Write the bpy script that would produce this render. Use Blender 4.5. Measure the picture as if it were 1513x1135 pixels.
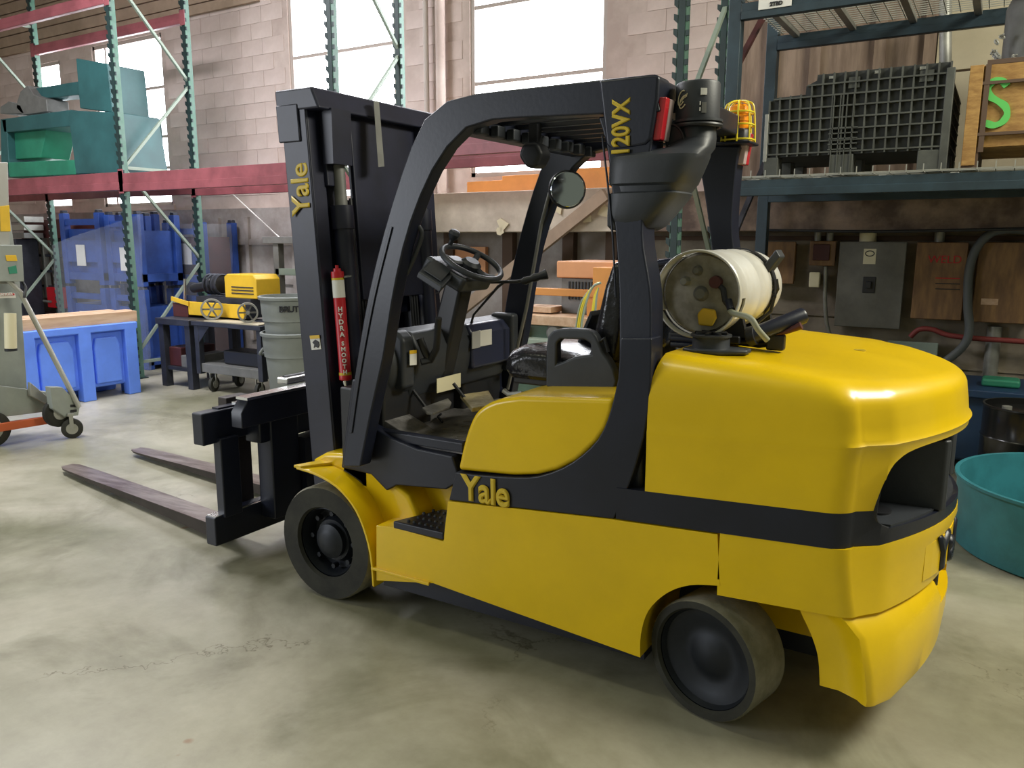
import bpy, bmesh, math, random
from mathutils import Vector, Matrix
random.seed(7)
SC = bpy.context.scene; COL = SC.collection
PI = math.pi
for o in list(bpy.data.objects): bpy.data.objects.remove(o)

# ---------------------------------------------------------------- camera
CAMZ, FPX = 1.7, 1178.0
PITCH, ROLL, YAW = math.radians(10.255), math.radians(0.14), math.radians(31.286)
FW = Vector((-math.sin(YAW)*math.cos(PITCH), math.cos(YAW)*math.cos(PITCH), -math.sin(PITCH)))
R0 = Vector((math.cos(YAW), math.sin(YAW), 0)); U0 = R0.cross(FW)
RT = math.cos(ROLL)*R0 + math.sin(ROLL)*U0; UP = -math.sin(ROLL)*R0 + math.cos(ROLL)*U0
cam = bpy.data.objects.new('camera', bpy.data.cameras.new('camera')); COL.objects.link(cam)
cam.data.sensor_width = 36; cam.data.lens = FPX/1513*36; cam.data.clip_start = .05
M = Matrix((RT, UP, -FW)).transposed().to_4x4(); M.translation = (0, 0, CAMZ)
cam.matrix_world = M; SC.camera = cam
C0 = Vector((0, 0, CAMZ))
def ray(px, py): return RT*((px-756.5)/FPX) - UP*((py-567.5)/FPX) + FW
def hY(px, py, Y): d = ray(px, py); return C0 + d*(Y/d.y)      # photo measurement -> point on the plane y = Y
def hX(px, py, X): d = ray(px, py); return C0 + d*(X/d.x)
def hZ(px, py, Z): d = ray(px, py); return C0 + d*((Z-CAMZ)/d.z)

# ---------------------------------------------------------------- light and exposure
W = bpy.data.worlds.new('world'); SC.world = W; W.use_nodes = True
W.node_tree.nodes['Background'].inputs[0].default_value = (.96, 1, .74, 1)
W.node_tree.nodes['Background'].inputs[1].default_value = 0.20
SC.view_settings.view_transform = 'Standard'; SC.view_settings.look = 'None'
SC.view_settings.exposure = 0.0; SC.view_settings.gamma = 1; SC.view_settings.use_curve_mapping = False
def area(name, loc, target, sx, sy, power, col=(1, .97, .9)):
    l = bpy.data.lights.new(name, 'AREA'); l.shape = 'RECTANGLE'; l.size = sx; l.size_y = sy; l.energy = power; l.color = col
    o = bpy.data.objects.new(name, l); COL.objects.link(o); o.location = loc
    o.rotation_euler = (Vector(target)-Vector(loc)).to_track_quat('-Z', 'Y').to_euler(); return o
area('lamp_over_bay', (2.6, 4.4, 4.8), (-.4, 3.6, .9), 2.4, 1.2, 320, (1, .965, .80))
area('lamp_over_aisle', (-3.2, 1.2, 5.6), (-3.2, 2.6, 0), 2.4, .5, 35, (1, .98, .72))
area('far_aisle_fill', (-7.5, 3.5, 5.8), (-7.5, 3.8, 0), 3.0, 1.0, 400, (.96, .95, 1))  # unseen fill, added to brighten the left floor and blue bin
area('camera_side_fill', (-9.0, -3.5, 3.2), (-6, 3, 0), 4, 3, 330, (.88, .92, 1))  # soft ambient fill added out of view on the camera side

# ---------------------------------------------------------------- materials
def mat(name, col, rough=.5, metal=0., var=.0, vscale=6., col2=None, bump=0., bscale=40., coat=0., spec=.5, alpha=1., stretch=None):
    m = bpy.data.materials.new(name); m.use_nodes = True; nt = m.node_tree; b = nt.nodes['Principled BSDF']
    b.inputs['Base Color'].default_value = (*col, 1); b.inputs['Roughness'].default_value = rough
    b.inputs['Metallic'].default_value = metal; b.inputs['Specular IOR Level'].default_value = spec
    b.inputs['Coat Weight'].default_value = coat; b.inputs['Coat Roughness'].default_value = .12
    b.inputs['Alpha'].default_value = alpha
    tc = nt.nodes.new('ShaderNodeTexCoord'); src = tc.outputs['Object']
    if stretch:
        mp = nt.nodes.new('ShaderNodeMapping'); mp.inputs['Scale'].default_value = stretch
        nt.links.new(src, mp.inputs[0]); src = mp.outputs[0]
    if var or col2:
        n = nt.nodes.new('ShaderNodeTexNoise'); n.inputs['Scale'].default_value = vscale; n.inputs['Detail'].default_value = 6; n.inputs['Roughness'].default_value = .62
        nt.links.new(src, n.inputs['Vector'])
        r = nt.nodes.new('ShaderNodeValToRGB'); c2 = col2 or tuple(c*(1-var) for c in col)
        r.color_ramp.elements[0].position = .38; r.color_ramp.elements[1].position = .64
        r.color_ramp.elements[0].color = (*c2, 1); r.color_ramp.elements[1].color = (*col, 1)
        nt.links.new(n.outputs['Fac'], r.inputs[0]); nt.links.new(r.outputs[0], b.inputs['Base Color'])
    if bump:
        n2 = nt.nodes.new('ShaderNodeTexNoise'); n2.inputs['Scale'].default_value = bscale; n2.inputs['Detail'].default_value = 4
        bp = nt.nodes.new('ShaderNodeBump'); bp.inputs['Strength'].default_value = bump; bp.inputs['Distance'].default_value = .01
        nt.links.new(src, n2.inputs['Vector']); nt.links.new(n2.outputs['Fac'], bp.inputs['Height']); nt.links.new(bp.outputs[0], b.inputs['Normal'])
    return m
def emis(name, col, s):
    m = bpy.data.materials.new(name); m.use_nodes = True; nt = m.node_tree; nt.nodes.clear()
    e = nt.nodes.new('ShaderNodeEmission'); e.inputs[0].default_value = (*col, 1); e.inputs[1].default_value = s
    o = nt.nodes.new('ShaderNodeOutputMaterial'); nt.links.new(e.outputs[0], o.inputs[0]); return m
Y_ = mat('yellow paint', (.86, .57, .003), .32, 0, .10, 2.2, bump=.06, bscale=14, coat=.3, spec=.4)
YD = mat('yellow lettering', (.66, .47, .03), .5)
BK = mat('black paint', (.011, .014, .030), .38, 0, .3, 3, bump=.03, bscale=60)
BKG = mat('satin black paint on mast', (.016, .018, .040), .42, 0, .35, 5)
PL = mat('charcoal moulded plastic', (.035, .04, .05), .48, 0, .2, 8, bump=.05, bscale=220)
PLD = mat('dark plastic', (.014, .015, .019), .45)
RUB = mat('dusty black rubber', (.018, .018, .015), .8, 0, 0, 7, (.034, .034, .026), bump=.15, bscale=60)
RUBT = mat('worn grey tread rubber', (.22, .21, .165), .85, 0, 0, 9, (.13, .125, .085), bump=.2, bscale=50)
RIM = mat('greasy black wheel steel', (.016, .02, .028), .5, .3, .3, 12)
VIN = mat('shiny black vinyl', (.012, .012, .016), .22, 0, .2, 8, bump=.5, bscale=22)
CHR = mat('bright steel', (.62, .62, .6), .25, 1)
STL = mat('worn fork steel', (.30, .25, .23), .36, .55, 0, 5, (.13, .09, .08), bump=.15, bscale=30, stretch=(.5, 3, 3))
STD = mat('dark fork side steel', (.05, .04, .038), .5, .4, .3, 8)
TREAD = mat('dusty floor plate steel', (.27, .26, .26), .5, .2, 0, 9, (.12, .115, .115), bump=.3, bscale=70)
RED = mat('red plastic', (.5, .012, .02), .4)
REDL = mat('red lamp lens', (.5, .02, .03), .15, coat=.6)
WLENS = mat('clear lamp lens', (.55, .42, .42), .15, coat=.6)
WHT = mat('white paper label', (.75, .74, .7), .6)
CRM = mat('cream label', (.72, .66, .45), .6)
TAN = mat('tan worn rubber pad', (.50, .42, .24), .75, 0, 0, 30, (.36, .29, .15))
AMB = mat('amber beacon lens', (.9, .30, .01), .15, coat=.5)
YW = mat('yellow coated wire', (.75, .62, .03), .4)
TANK = mat('off white tank paint', (.72, .72, .71), .38, .1, 0, 4, (.60, .58, .52), bump=.06, bscale=20, coat=.2)
TANKD = mat('grimy tank end', (.33, .31, .26), .6, .2, 0, 14, (.2, .18, .14))
HOSE = mat('grey braided hose', (.26, .27, .2), .55)
GLS = mat('mirror glass', (.5, .55, .6), .06, 1)
GREENP = mat('green rack paint', (.07, .17, .12), .5, 0, 0, 5, (.11, .20, .16))
GREEND = mat('dark green rack paint', (.014, .035, .035), .5, 0, .3, 6)
GRNPALE = mat('pale green brace paint', (.27, .33, .27), .55)
ORB = mat('faded red rack beam paint', (.30, .085, .10), .45, 0, .35, 3)
ORL = mat('amber machine sheet', (.72, .30, .06), .5, 0, .15, 4)
ORP = mat('peach orange sheet', (.70, .33, .15), .55, 0, .1, 4)
BLURACK = mat('blue grey rack paint', (.025, .05, .068), .5, 0, .4, 4)
WIRE = mat('galvanised wire', (.42, .42, .38), .45, .6)
GALV = mat('galvanised pipe', (.35, .35, .32), .5, .5, .2, 10)
CRATEB = mat('dusty black crate plastic', (.075, .08, .07), .6, 0, .35, 7)
CRATEI = mat('black crate panel', (.025, .028, .027), .65)
PLY = mat('orange stained plywood', (.40, .235, .07), .75, 0, 0, 9, (.25, .13, .035), bump=.15, bscale=30, stretch=(1, 1, 3))
PLYD = mat('dark stained timber', (.09, .055, .035), .8)
GSP = mat('green spray paint', (.10, .48, .10), .6)
PANELG = mat('grey switch cabinet paint', (.17, .165, .14), .6, 0, .25, 6)
PANELW = mat('brown varnished wood panel', (.28, .155, .06), .6, 0, 0, 5, (.16, .085, .04), stretch=(3, 1, .7))
BLUBIN = mat('blue moulded plastic', (.13, .28, .95), .55, 0, .15, 3)
BLUD = mat('dark navy plastic', (.012, .04, .10), .5, 0, .2, 4)
BLUS = mat('blue painted steel', (.03, .085, .36), .45, 0, .3, 5)
LUM = mat('pale pine lumber', (.62, .44, .30), .7, 0, 0, 6, (.50, .32, .2), stretch=(3, .4, 3))
TEAL = mat('teal fibreglass', (.035, .20, .24), .45, 0, .25, 5)
TEALM = mat('teal machine paint', (.03, .115, .12), .45, 0, .25, 3)
GRNM = mat('green machine casting', (.03, .25, .15), .5, 0, .25, 3)
GRNB = mat('dull green machine paint', (.075, .14, .09), .55, 0, .3, 5)
LGREY = mat('light grey machine paint', (.33, .36, .33), .45, 0, .15, 4)
CANG = mat('grey trash can plastic', (.22, .24, .23), .6, 0, .12, 4)
DSTEEL = mat('dark bench steel', (.05, .055, .075), .5, .4, .3, 7)
DRED = mat('dark maroon machine paint', (.09, .022, .022), .55, 0, .3, 6)
YM = mat('yellow machine paint', (.80, .50, .03), .45, 0, .12, 5)
GREYST = mat('weathered grey steel', (.20, .20, .19), .55, .3, .2, 8)
CONW = mat('weathered concrete wall', (.60, .50, .45), .9, 0, 0, 1.6, (.44, .35, .31), bump=.4, bscale=9)
BLOCKM = mat('weathered wall block', (.64, .535, .49), .9, 0, 0, 1.0, (.48, .385, .345), bump=.35, bscale=14)
CONG = mat('dirty grey concrete', (.40, .37, .35), .9, 0, 0, 2.2, (.25, .22, .20), bump=.35, bscale=9)
BANDM = mat('flaking painted concrete beam', (.60, .53, .43), .85, 0, 0, 2.5, (.42, .36, .29), bump=.5, bscale=7)
BANDR = mat('sooty concrete beam', (.30, .22, .165), .9, 0, 0, 3.5, (.10, .07, .055), bump=.4, bscale=8)
WALLR = mat('dingy lower wall', (.29, .25, .19), .9, 0, 0, 2.5, (.17, .14, .105), bump=.3, bscale=10)
BOARD = mat('brown wall boards', (.31, .23, .175), .85, 0, 0, 3, (.19, .135, .10), stretch=(5, 5, .6))
CREAMB = mat('cream wall board', (.50, .44, .31), .85, 0, .15, 2)
SIDING = mat('tan roof siding', (.38, .28, .20), .8, 0, .2, 4)
ROOFM = mat('roof deck', (.24, .20, .17), .9, 0, .2, 2)
SASH = mat('window frame paint', (.42, .36, .32), .6)
PAINTF = mat('peeling paint flake', (.62, .55, .38), .8)
DAY = emis('daylight in frosted pane', (.93, .95, 1), 12.0)
FILM = mat('clear stretch film', (.6, .64, .72), .12, 0, alpha=.16, bump=.8, bscale=9)
CONC = bpy.data.materials.new('polished concrete floor'); CONC.use_nodes = True
def floor_nodes(m):
    nt = m.node_tree; b = nt.nodes['Principled BSDF']; N = nt.nodes.new; L = nt.links.new
    tc = N('ShaderNodeTexCoord')
    def noise(s, d, r=.6, dist=0.):
        n = N('ShaderNodeTexNoise'); n.inputs['Scale'].default_value = s; n.inputs['Detail'].default_value = d
        n.inputs['Roughness'].default_value = r; n.inputs['Distortion'].default_value = dist; L(tc.outputs['Object'], n.inputs['Vector']); return n
    def ramp(f, a, ca, b_, cb):
        r = N('ShaderNodeValToRGB'); r.color_ramp.elements[0].position = a; r.color_ramp.elements[1].position = b_
        r.color_ramp.elements[0].color = (*ca, 1); r.color_ramp.elements[1].color = (*cb, 1); L(f, r.inputs[0]); return r
    def mix(t, f, a, c):
        x = N('ShaderNodeMix'); x.data_type = 'RGBA'; x.blend_type = t
        if isinstance(f, float): x.inputs[0].default_value = f
        else: L(f, x.inputs[0])
        L(a, x.inputs[6]); L(c, x.inputs[7]); return x.outputs[2]
    base = ramp(noise(.55, 8, .6, .8).outputs['Fac'], .36, (.215, .212, .145), .66, (.42, .40, .33))
    fine = ramp(noise(5, 9, .7).outputs['Fac'], .3, (.78, .76, .72), .7, (1.1, 1.1, 1.08))
    c = mix('MULTIPLY', .8, base.outputs[0], fine.outputs[0])
    # tyre scuffs and patches
    st = ramp(noise(1.1, 7, .62, .7).outputs['Fac'], .32, (.50, .50, .40), .50, (1.04, 1.03, 1))
    c = mix('MULTIPLY', .8, c, st.outputs[0])
    # rusty spots
    rs = ramp(noise(2.1, 3, .6, .5).outputs['Fac'], .735, (0, 0, 0), .76, (1, 1, 1))
    rc = N('ShaderNodeRGB'); rc.outputs[0].default_value = (.27, .12, .05, 1)
    rm = N('ShaderNodeMath'); rm.operation = 'MULTIPLY'; rm.inputs[1].default_value = .6; L(rs.outputs[0], rm.inputs[0])
    c = mix('MIX', rm.outputs[0], c, rc.outputs[0])
    # hairline cracks
    v = N('ShaderNodeTexVoronoi'); v.feature = 'DISTANCE_TO_EDGE'; v.inputs['Scale'].default_value = .42
    wn = noise(1.1, 6, .7); vm = N('ShaderNodeVectorMath'); vm.operation = 'MULTIPLY_ADD'; vm.inputs[1].default_value = (1.6, 1.6, 0)
    L(wn.outputs['Color'], vm.inputs[0]); L(tc.outputs['Object'], vm.inputs[2]); L(vm.outputs[0], v.inputs['Vector'])
    cr = ramp(v.outputs['Distance'], .0012, (.5, .48, .42), .004, (1, 1, 1))
    br = ramp(noise(.9, 2).outputs['Fac'], .5, (0, 0, 0), .56, (1, 1, 1))
    c = mix('MIX', br.outputs[0], c, mix('MULTIPLY', 1., c, cr.outputs[0]))
    L(c, b.inputs['Base Color'])
    rr = N('ShaderNodeMapRange'); rr.inputs[3].default_value = .20; rr.inputs[4].default_value = .52
    L(noise(1.7, 7, .65).outputs['Fac'], rr.inputs[0]); L(rr.outputs[0], b.inputs['Roughness'])
    bp = N('ShaderNodeBump'); bp.inputs['Strength'].default_value = .12; bp.inputs['Distance'].default_value = .01
    L(noise(3.5, 9, .7).outputs['Fac'], bp.inputs['Height']); L(bp.outputs[0], b.inputs['Normal'])
floor_nodes(CONC)

# ---------------------------------------------------------------- mesh helpers
WM = {}
class MB:
    """collects solids in world coordinates; build() links them as one mesh object"""
    def __init__(s): s.v = []; s.f = []; s.mi = []; s.cur = 0
    def add(s, vs, fs):
        n = len(s.v); s.v += [tuple(p) for p in vs]; s.f += [tuple(i+n for i in f) for f in fs]; s.mi += [s.cur]*len(fs); return s
    def box(s, x0, x1, y0, y1, z0, z1):
        return s.add([(x, y, z) for x in (x0, x1) for y in (y0, y1) for z in (z0, z1)], [(0, 1, 3, 2), (4, 6, 7, 5), (0, 4, 5, 1), (2, 3, 7, 6), (0, 2, 6, 4), (1, 5, 7, 3)])
    def obox(s, c, ax, ay, az):
        c, ax, ay, az = map(Vector, (c, ax, ay, az))
        return s.add([c+i*ax+j*ay+k*az for i in (-1, 1) for j in (-1, 1) for k in (-1, 1)], [(0, 1, 3, 2), (4, 6, 7, 5), (0, 4, 5, 1), (2, 3, 7, 6), (0, 2, 6, 4), (1, 5, 7, 3)])
    def bar(s, a, b, w, h, up=(0, 0, 1)):
        a, b = Vector(a), Vector(b); d = (b-a); x = d.normalized(); u = Vector(up)
        if abs(x.dot(u)) > .98: u = Vector((0, 1, 0))
        y = u.cross(x).normalized(); z = x.cross(y)
        return s.obox((a+b)/2, d/2, y*w/2, z*h/2)
    def loft(s, A, B, capA=True, capB=True):
        n = len(A); fs = [(i, (i+1) % n, n+(i+1) % n, n+i) for i in range(n)]
        if capA: fs.append(tuple(range(n))[::-1])
        if capB: fs.append(tuple(range(n, 2*n)))
        return s.add(list(A)+list(B), fs)
    def rings(s, R, cap=True):
        n = len(R[0]); vs = [p for r in R for p in r]; fs = []
        for k in range(len(R)-1):
            for i in range(n): fs.append((k*n+i, k*n+(i+1) % n, (k+1)*n+(i+1) % n, (k+1)*n+i))
        if cap: fs += [tuple(range(n))[::-1], tuple(range((len(R)-1)*n, len(R)*n))]
        return s.add(vs, fs)
    def prY(s, pts, y0, y1):
        return s.loft([(p[0], y0, p[-1]) for p in pts], [(p[0], y1, p[-1]) for p in pts])
    def prX(s, pts, x0, x1):
        return s.loft([(x0, p[0], p[1]) for p in pts], [(x1, p[0], p[1]) for p in pts])
    def prZ(s, pts, z0, z1):
        return s.loft([(p[0], p[1], z0) for p in pts], [(p[0], p[1], z1) for p in pts])
    def cyl(s, a, b, r0, r1=None, n=24):
        return s.lathe(a, b, [(0, r0), (1, r0 if r1 is None else r1)], n, True)
    def lathe(s, a, b, prof, n=32, cap=True):
        a, b = Vector(a), Vector(b); d = b-a; x = d.normalized()
        u = Vector((0, 0, 1)) if abs(x.z) < .9 else Vector((0, 1, 0)); y = u.cross(x).normalized(); z = x.cross(y)
        R = [[a+d*t+(y*math.cos(2*PI*i/n)+z*math.sin(2*PI*i/n))*r for i in range(n)] for t, r in prof]
        return s.rings(R, cap)
    def tube(s, pts, r, n=8, closed=False):
        P = [Vector(p) for p in pts]; R = []; prev = None
        for i, p in enumerate(P):
            if closed: t = P[(i+1) % len(P)]-P[i-1]
            else: t = P[min(i+1, len(P)-1)]-P[max(i-1, 0)]
            t.normalize()
            if prev is None: u = Vector((0, 0, 1)) if abs(t.z) < .9 else Vector((1, 0, 0))
            else: u = prev
            y = (u-t*u.dot(t)).normalized(); prev = y; z = t.cross(y)
            rr = r[i] if isinstance(r, (list, tuple)) else r
            R.append([p+(y*math.cos(2*PI*k/n)+z*math.sin(2*PI*k/n))*rr for k in range(n)])
        if closed: R.append(R[0])
        return s.rings(R, not closed)
    def sphere(s, c, r, n=16, m=10, sq=(1, 1, 1)):
        c = Vector(c); R = []
        for j in range(m+1):
            a = PI*j/m; rr = max(math.sin(a), .001)
            R.append([(c.x+r*sq[0]*rr*math.cos(2*PI*i/n), c.y+r*sq[1]*rr*math.sin(2*PI*i/n), c.z-r*sq[2]*math.cos(a)) for i in range(n)])
        return s.rings(R)
    def mirror(s, yc):
        s.v = [(x, 2*yc-y, z) for x, y, z in s.v]; s.f = [f[::-1] for f in s.f]; return s
    def copy(s):
        m = MB(); m.v = list(s.v); m.f = list(s.f); m.mi = list(s.mi); return m
    def build(s, name, m, parent=None, bevel=0., seg=2, label=None, kind=None, ang=38, mats=None):
        me = bpy.data.meshes.new(name); me.from_pydata(s.v, [], s.f)
        for x in (mats or [m]): me.materials.append(x)
        if mats: me.polygons.foreach_set('material_index', s.mi)
        bm = bmesh.new(); bm.from_mesh(me); bmesh.ops.recalc_face_normals(bm, faces=bm.faces); bm.to_mesh(me); bm.free()
        me.polygons.foreach_set('use_smooth', [True]*len(me.polygons)); me.set_sharp_from_angle(angle=math.radians(ang))
        return link(name, me, parent, bevel, seg, label, kind)
def link(name, me, parent=None, bevel=0., seg=2, label=None, kind=None, world=None):
    o = bpy.data.objects.new(name, me); COL.objects.link(o); w = world or Matrix()
    WM[o.name] = w; o.matrix_basis = w
    if parent: o.parent = parent; o.matrix_parent_inverse = WM[parent.name].inverted()
    if bevel:
        b = o.modifiers.new('bevel', 'BEVEL'); b.width = bevel; b.segments = seg; b.limit_method = 'ANGLE'; b.angle_limit = math.radians(40); b.harden_normals = True
    if label: o['label'] = label
    if kind: o['kind'] = kind
    return o
def thing(name, label, cat, loc, group=None):
    o = bpy.data.objects.new(name, None); COL.objects.link(o); o.empty_display_size = .1
    o.location = loc; WM[o.name] = Matrix.Translation(Vector(loc)); o['label'] = label; o['category'] = cat
    if group: o['group'] = group
    return o
def tag(o, label, cat, group=None):
    o['label'] = label; o['category'] = cat
    if group: o['group'] = group
    return o
def text(name, body, mtx, size, m, parent, depth=.0015, off=0., sx=1., spacing=1., label=None, shear=0.):
    cu = bpy.data.curves.new(name, 'FONT'); cu.body = body; cu.size = size; cu.extrude = depth; cu.bevel_depth = off; cu.bevel_resolution = 0; cu.space_character = spacing; cu.shear = shear
    cu.align_x = 'CENTER'; cu.align_y = 'CENTER'
    t = bpy.data.objects.new('t', cu); COL.objects.link(t); bpy.context.view_layer.update()
    me = bpy.data.meshes.new_from_object(t.evaluated_get(bpy.context.evaluated_depsgraph_get()))
    bpy.data.objects.remove(t); me.materials.clear(); me.materials.append(m)
    for v in me.vertices: v.co.x *= sx
    return link(name, me, parent, label=label, world=mtx)
def frame(c, x, y):
    x, y = Vector(x).normalized(), Vector(y).normalized(); z = x.cross(y)
    mm = Matrix((x, y, z)).transposed().to_4x4(); mm.translation = Vector(c); return mm
def cut(o, cutters):
    """boolean-subtract closed solids (MB) from o, then bake"""
    for c in cutters:
        me = bpy.data.meshes.new('c'); me.from_pydata(c.v, [], c.f)
        bm = bmesh.new(); bm.from_mesh(me); bmesh.ops.recalc_face_normals(bm, faces=bm.faces); bm.to_mesh(me); bm.free()
        co = bpy.data.objects.new('c', me); COL.objects.link(co)
        md = o.modifiers.new('b', 'BOOLEAN'); md.operation = 'DIFFERENCE'; md.object = co; md.solver = 'EXACT'
        co['tmp'] = 1
    bpy.context.view_layer.update()
    me = bpy.data.meshes.new_from_object(o.evaluated_get(bpy.context.evaluated_depsgraph_get()))
    for md in list(o.modifiers): o.modifiers.remove(md)
    o.data = me
    for c in [c for c in bpy.data.objects if c.get('tmp')]: bpy.data.objects.remove(c)
    me.polygons.foreach_set('use_smooth', [True]*len(me.polygons)); me.set_sharp_from_angle(angle=math.radians(35))
    return o
def curvept(P, n=6, closed=False):
    """Catmull-Rom through P"""
    P = [Vector(p) for p in P]; out = []; N = len(P)
    rng = range(N) if closed else range(N-1)
    for i in rng:
        if closed: a, b, c, d = P[i-1], P[i], P[(i+1) % N], P[(i+2) % N]
        else: a, b, c, d = P[max(i-1, 0)], P[i], P[i+1], P[min(i+2, N-1)]
        for k in range(n):
            t = k/n; out.append(.5*((2*b)+(c-a)*t+(2*a-5*b+4*c-d)*t*t+(3*b-a-3*c+d)*t**3))
    if not closed: out.append(P[-1])
    return out

# ================================================================ THE SETTING
MB().box(-17, 6, -5, 9, -.12, 0).build('floor', CONC, kind='structure')
YB = 7.8
WIN = [(-14.1, -13.3, 2.2, 4.53), (-12.4, -10.68, 2.2, 4.63), (-8.12, -6.35, 2.2, 5.6), (-5.30, -3.63, 2.4, 5.6)]
def wall_back():
    m = MB(); xs = [-17]+[x for w in WIN for x in w[:2]]+[6]
    for i in range(0, len(xs), 2): m.box(xs[i], xs[i+1], YB, YB+.3, 0, 6.2)
    for x0, x1, z0, z1 in WIN: m.box(x0, x1, YB, YB+.3, 0, z0); m.box(x0, x1, YB, YB+.3, z1, 6.2)
    return m.build('wall_back', CONW, kind='structure')
wb = wall_back()
# blocks of the upper wall, each a piece of its own
BW, BH = .40, .20
mb = MB().box(-BW/2+.002, BW/2-.002, -.012, .012, -BH/2+.002, BH/2-.002)
bme = bpy.data.meshes.new('block'); bme.from_pydata(mb.v, [], mb.f); bme.materials.append(BLOCKM)
rest = MB(); cand = []
for r in range(20):
    z = 2.3+BH*(r+.5)
    for c in range(70):
        x = -16.8+BW*(c+.5)+(BW/2 if r % 2 else 0)
        if x > -2.3: continue
        if any(x0-BW/2-.05 < x < x1+BW/2+.05 and z0-.13 < z < z1+.13 for x0, x1, z0, z1 in WIN): continue
        cand.append((x, z))
cand.sort(key=lambda p: (abs(p[0]+5.5) + (3 if p[1] > 4.7 else 0)))
for i, (x, z) in enumerate(cand):
    d = random.uniform(-.0018, .0018); y = YB+.006+d
    if i < 290: link('wall_block', bme, wb, world=Matrix.Translation((x, y, z)))
    else: rest.box(x-BW/2+.004, x+BW/2-.004, y-.012, y+.012, z-BH/2+.004, z+BH/2-.004)
rest.build('wall_block_courses', BLOCKM, wb, kind='stuff')
# windows
def window(n, x0, x1, z0, z1, vs, hs):
    f = MB(); f.box(x0, x0+.05, YB+.02, YB+.12, z0, z1); f.box(x1-.05, x1, YB+.02, YB+.12, z0, z1)
    f.box(x0, x1, YB+.02, YB+.12, z0, z0+.05); f.box(x0, x1, YB+.02, YB+.12, z1-.05, z1)
    o = f.build('window_%d' % n, SASH, kind='structure')
    X = [x0+.05]+vs+[x1-.05]; Z = [z0+.05]+hs+[z1-.05]
    for v in vs: MB().box(v-.018, v+.018, YB+.03, YB+.09, z0+.05, z1-.05).build('mullion', SASH, o)
    for h in hs: MB().box(x0+.05, x1-.05, YB+.03, YB+.09, h-.02, h+.02).build('glazing_bar', SASH, o)
    for i in range(len(X)-1):
        for j in range(len(Z)-1): MB().box(X[i], X[i+1], YB+.06, YB+.07, Z[j], Z[j+1]).build('pane', DAY, o)
    MB().box(x0-.06, x1+.06, YB-.03, YB+.12, z0-.07, z0).build('sill', CONW, o)
window(1, *WIN[0], [], [2.9, 3.6])
window(2, *WIN[1], [-12.1], [2.75, 3.2, 3.9])
window(3, *WIN[2], [-7.4], [2.9, 4.0])
window(4, *WIN[3], [], [3.42, 4.22])
# projecting concrete beam along the wall, light and flaking left, sooty right
MB().box(-6.6, -3.0, YB-.55, YB, 1.78, 2.20).build('trim_1', BANDM, kind='structure', bevel=.01, label='pale concrete beam with flaking paint under the windows')
MB().box(-3.0, 6, YB-.55, YB, 1.78, 2.14).build('trim_2', BANDR, kind='structure', bevel=.01, label='sooty brown concrete beam above the switch boxes')
for i, (px, py) in enumerate([(738, 340), (742, 331), (800, 335), (790, 320), (845, 330), (825, 305), (868, 322), (893, 312), (838, 292)]):
    p = hY(px, py, YB-.56); a = random.uniform(0, 6); m = MB(); pts = []
    for k in range(7):
        r = random.uniform(.02, .07)*(1 if k % 2 else 1.4); pts.append((p.x+r*math.cos(a+k*.9), p.z+r*1.2*math.sin(a+k*.9)))
    m.loft([(x, p.y-.012, z) for x, z in pts], [(x*.9+p.x*.1, p.y+.004, z) for x, z in pts]).build('paint_flake', PAINTF, bpy.data.objects['trim_1'])
# lower wall right part: dingy, with frame boards
o = MB().box(-3.2, 6, YB-.06, YB, 0, 1.78).build('trim_3', WALLR, kind='structure', label='dingy lower wall behind the switch boxes')
for z in (1.42, 1.02, .62): MB().box(-3.2, 6, YB-.075, YB-.055, z, z+.02).build('board_joint', WALLR, o)
MB().box(-3.2, 6, YB-.10, YB-.06, 1.70, 1.74).build('ledger', PLYD, o)
# left lower wall: form boards
o = MB().box(-17, -6.6, YB-.08, YB, 0, 2.12).build('trim_4', CONG, kind='structure', label='grey board-marked lower concrete wall')
for x in [-9.6, -9.0, -8.1, -7.5, -6.95]: MB().box(x, x+.07, YB-.13, YB-.07, .3, 2.0).build('batten', CONG, o)
for x0, x1, z in [(-9.6, -6.7, 1.62), (-9.6, -6.7, 1.1)]: MB().box(x0, x1, YB-.12, YB-.07, z, z+.08).build('batten', CONG, o)
# middle lower wall with studs behind the cab
o = MB().box(-6.6, -3.2, YB-.10, YB, 0, 1.78).build('trim_5', CONG, kind='structure', label='patched lower wall seen through the cab')
for x in [-5.9, -5.55, -4.75, -4.0, -3.5]: MB().box(x, x+.13, YB-.2, YB-.09, 0, 1.78).build('stud', PLYD, o)
MB().box(-5.5, -5.0, YB-.16, YB-.1, 1.25, 1.62).build('patch_board', ORP, o)
# upper right wall boards and boards between
o = MB().box(-2.3, 6, YB-.05, YB, 2.14, 6.2).build('trim_6', BOARD, kind='structure', label='brown vertical boards on the upper wall')
for x in [-2.0, -1.62, -1.1, -.72]: MB().box(x, x+.09, YB-.10, YB-.04, 2.14, 5).build('board_batten', BOARD, o)
MB().box(-.62, 2.4, YB-.09, YB-.04, 2.14, 3.05).build('cream_board', CREAMB, o); MB().box(-.62, 2.4, YB-.09, YB-.04, 3.07, 4.0).build('cream_board', CREAMB, o)
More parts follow.
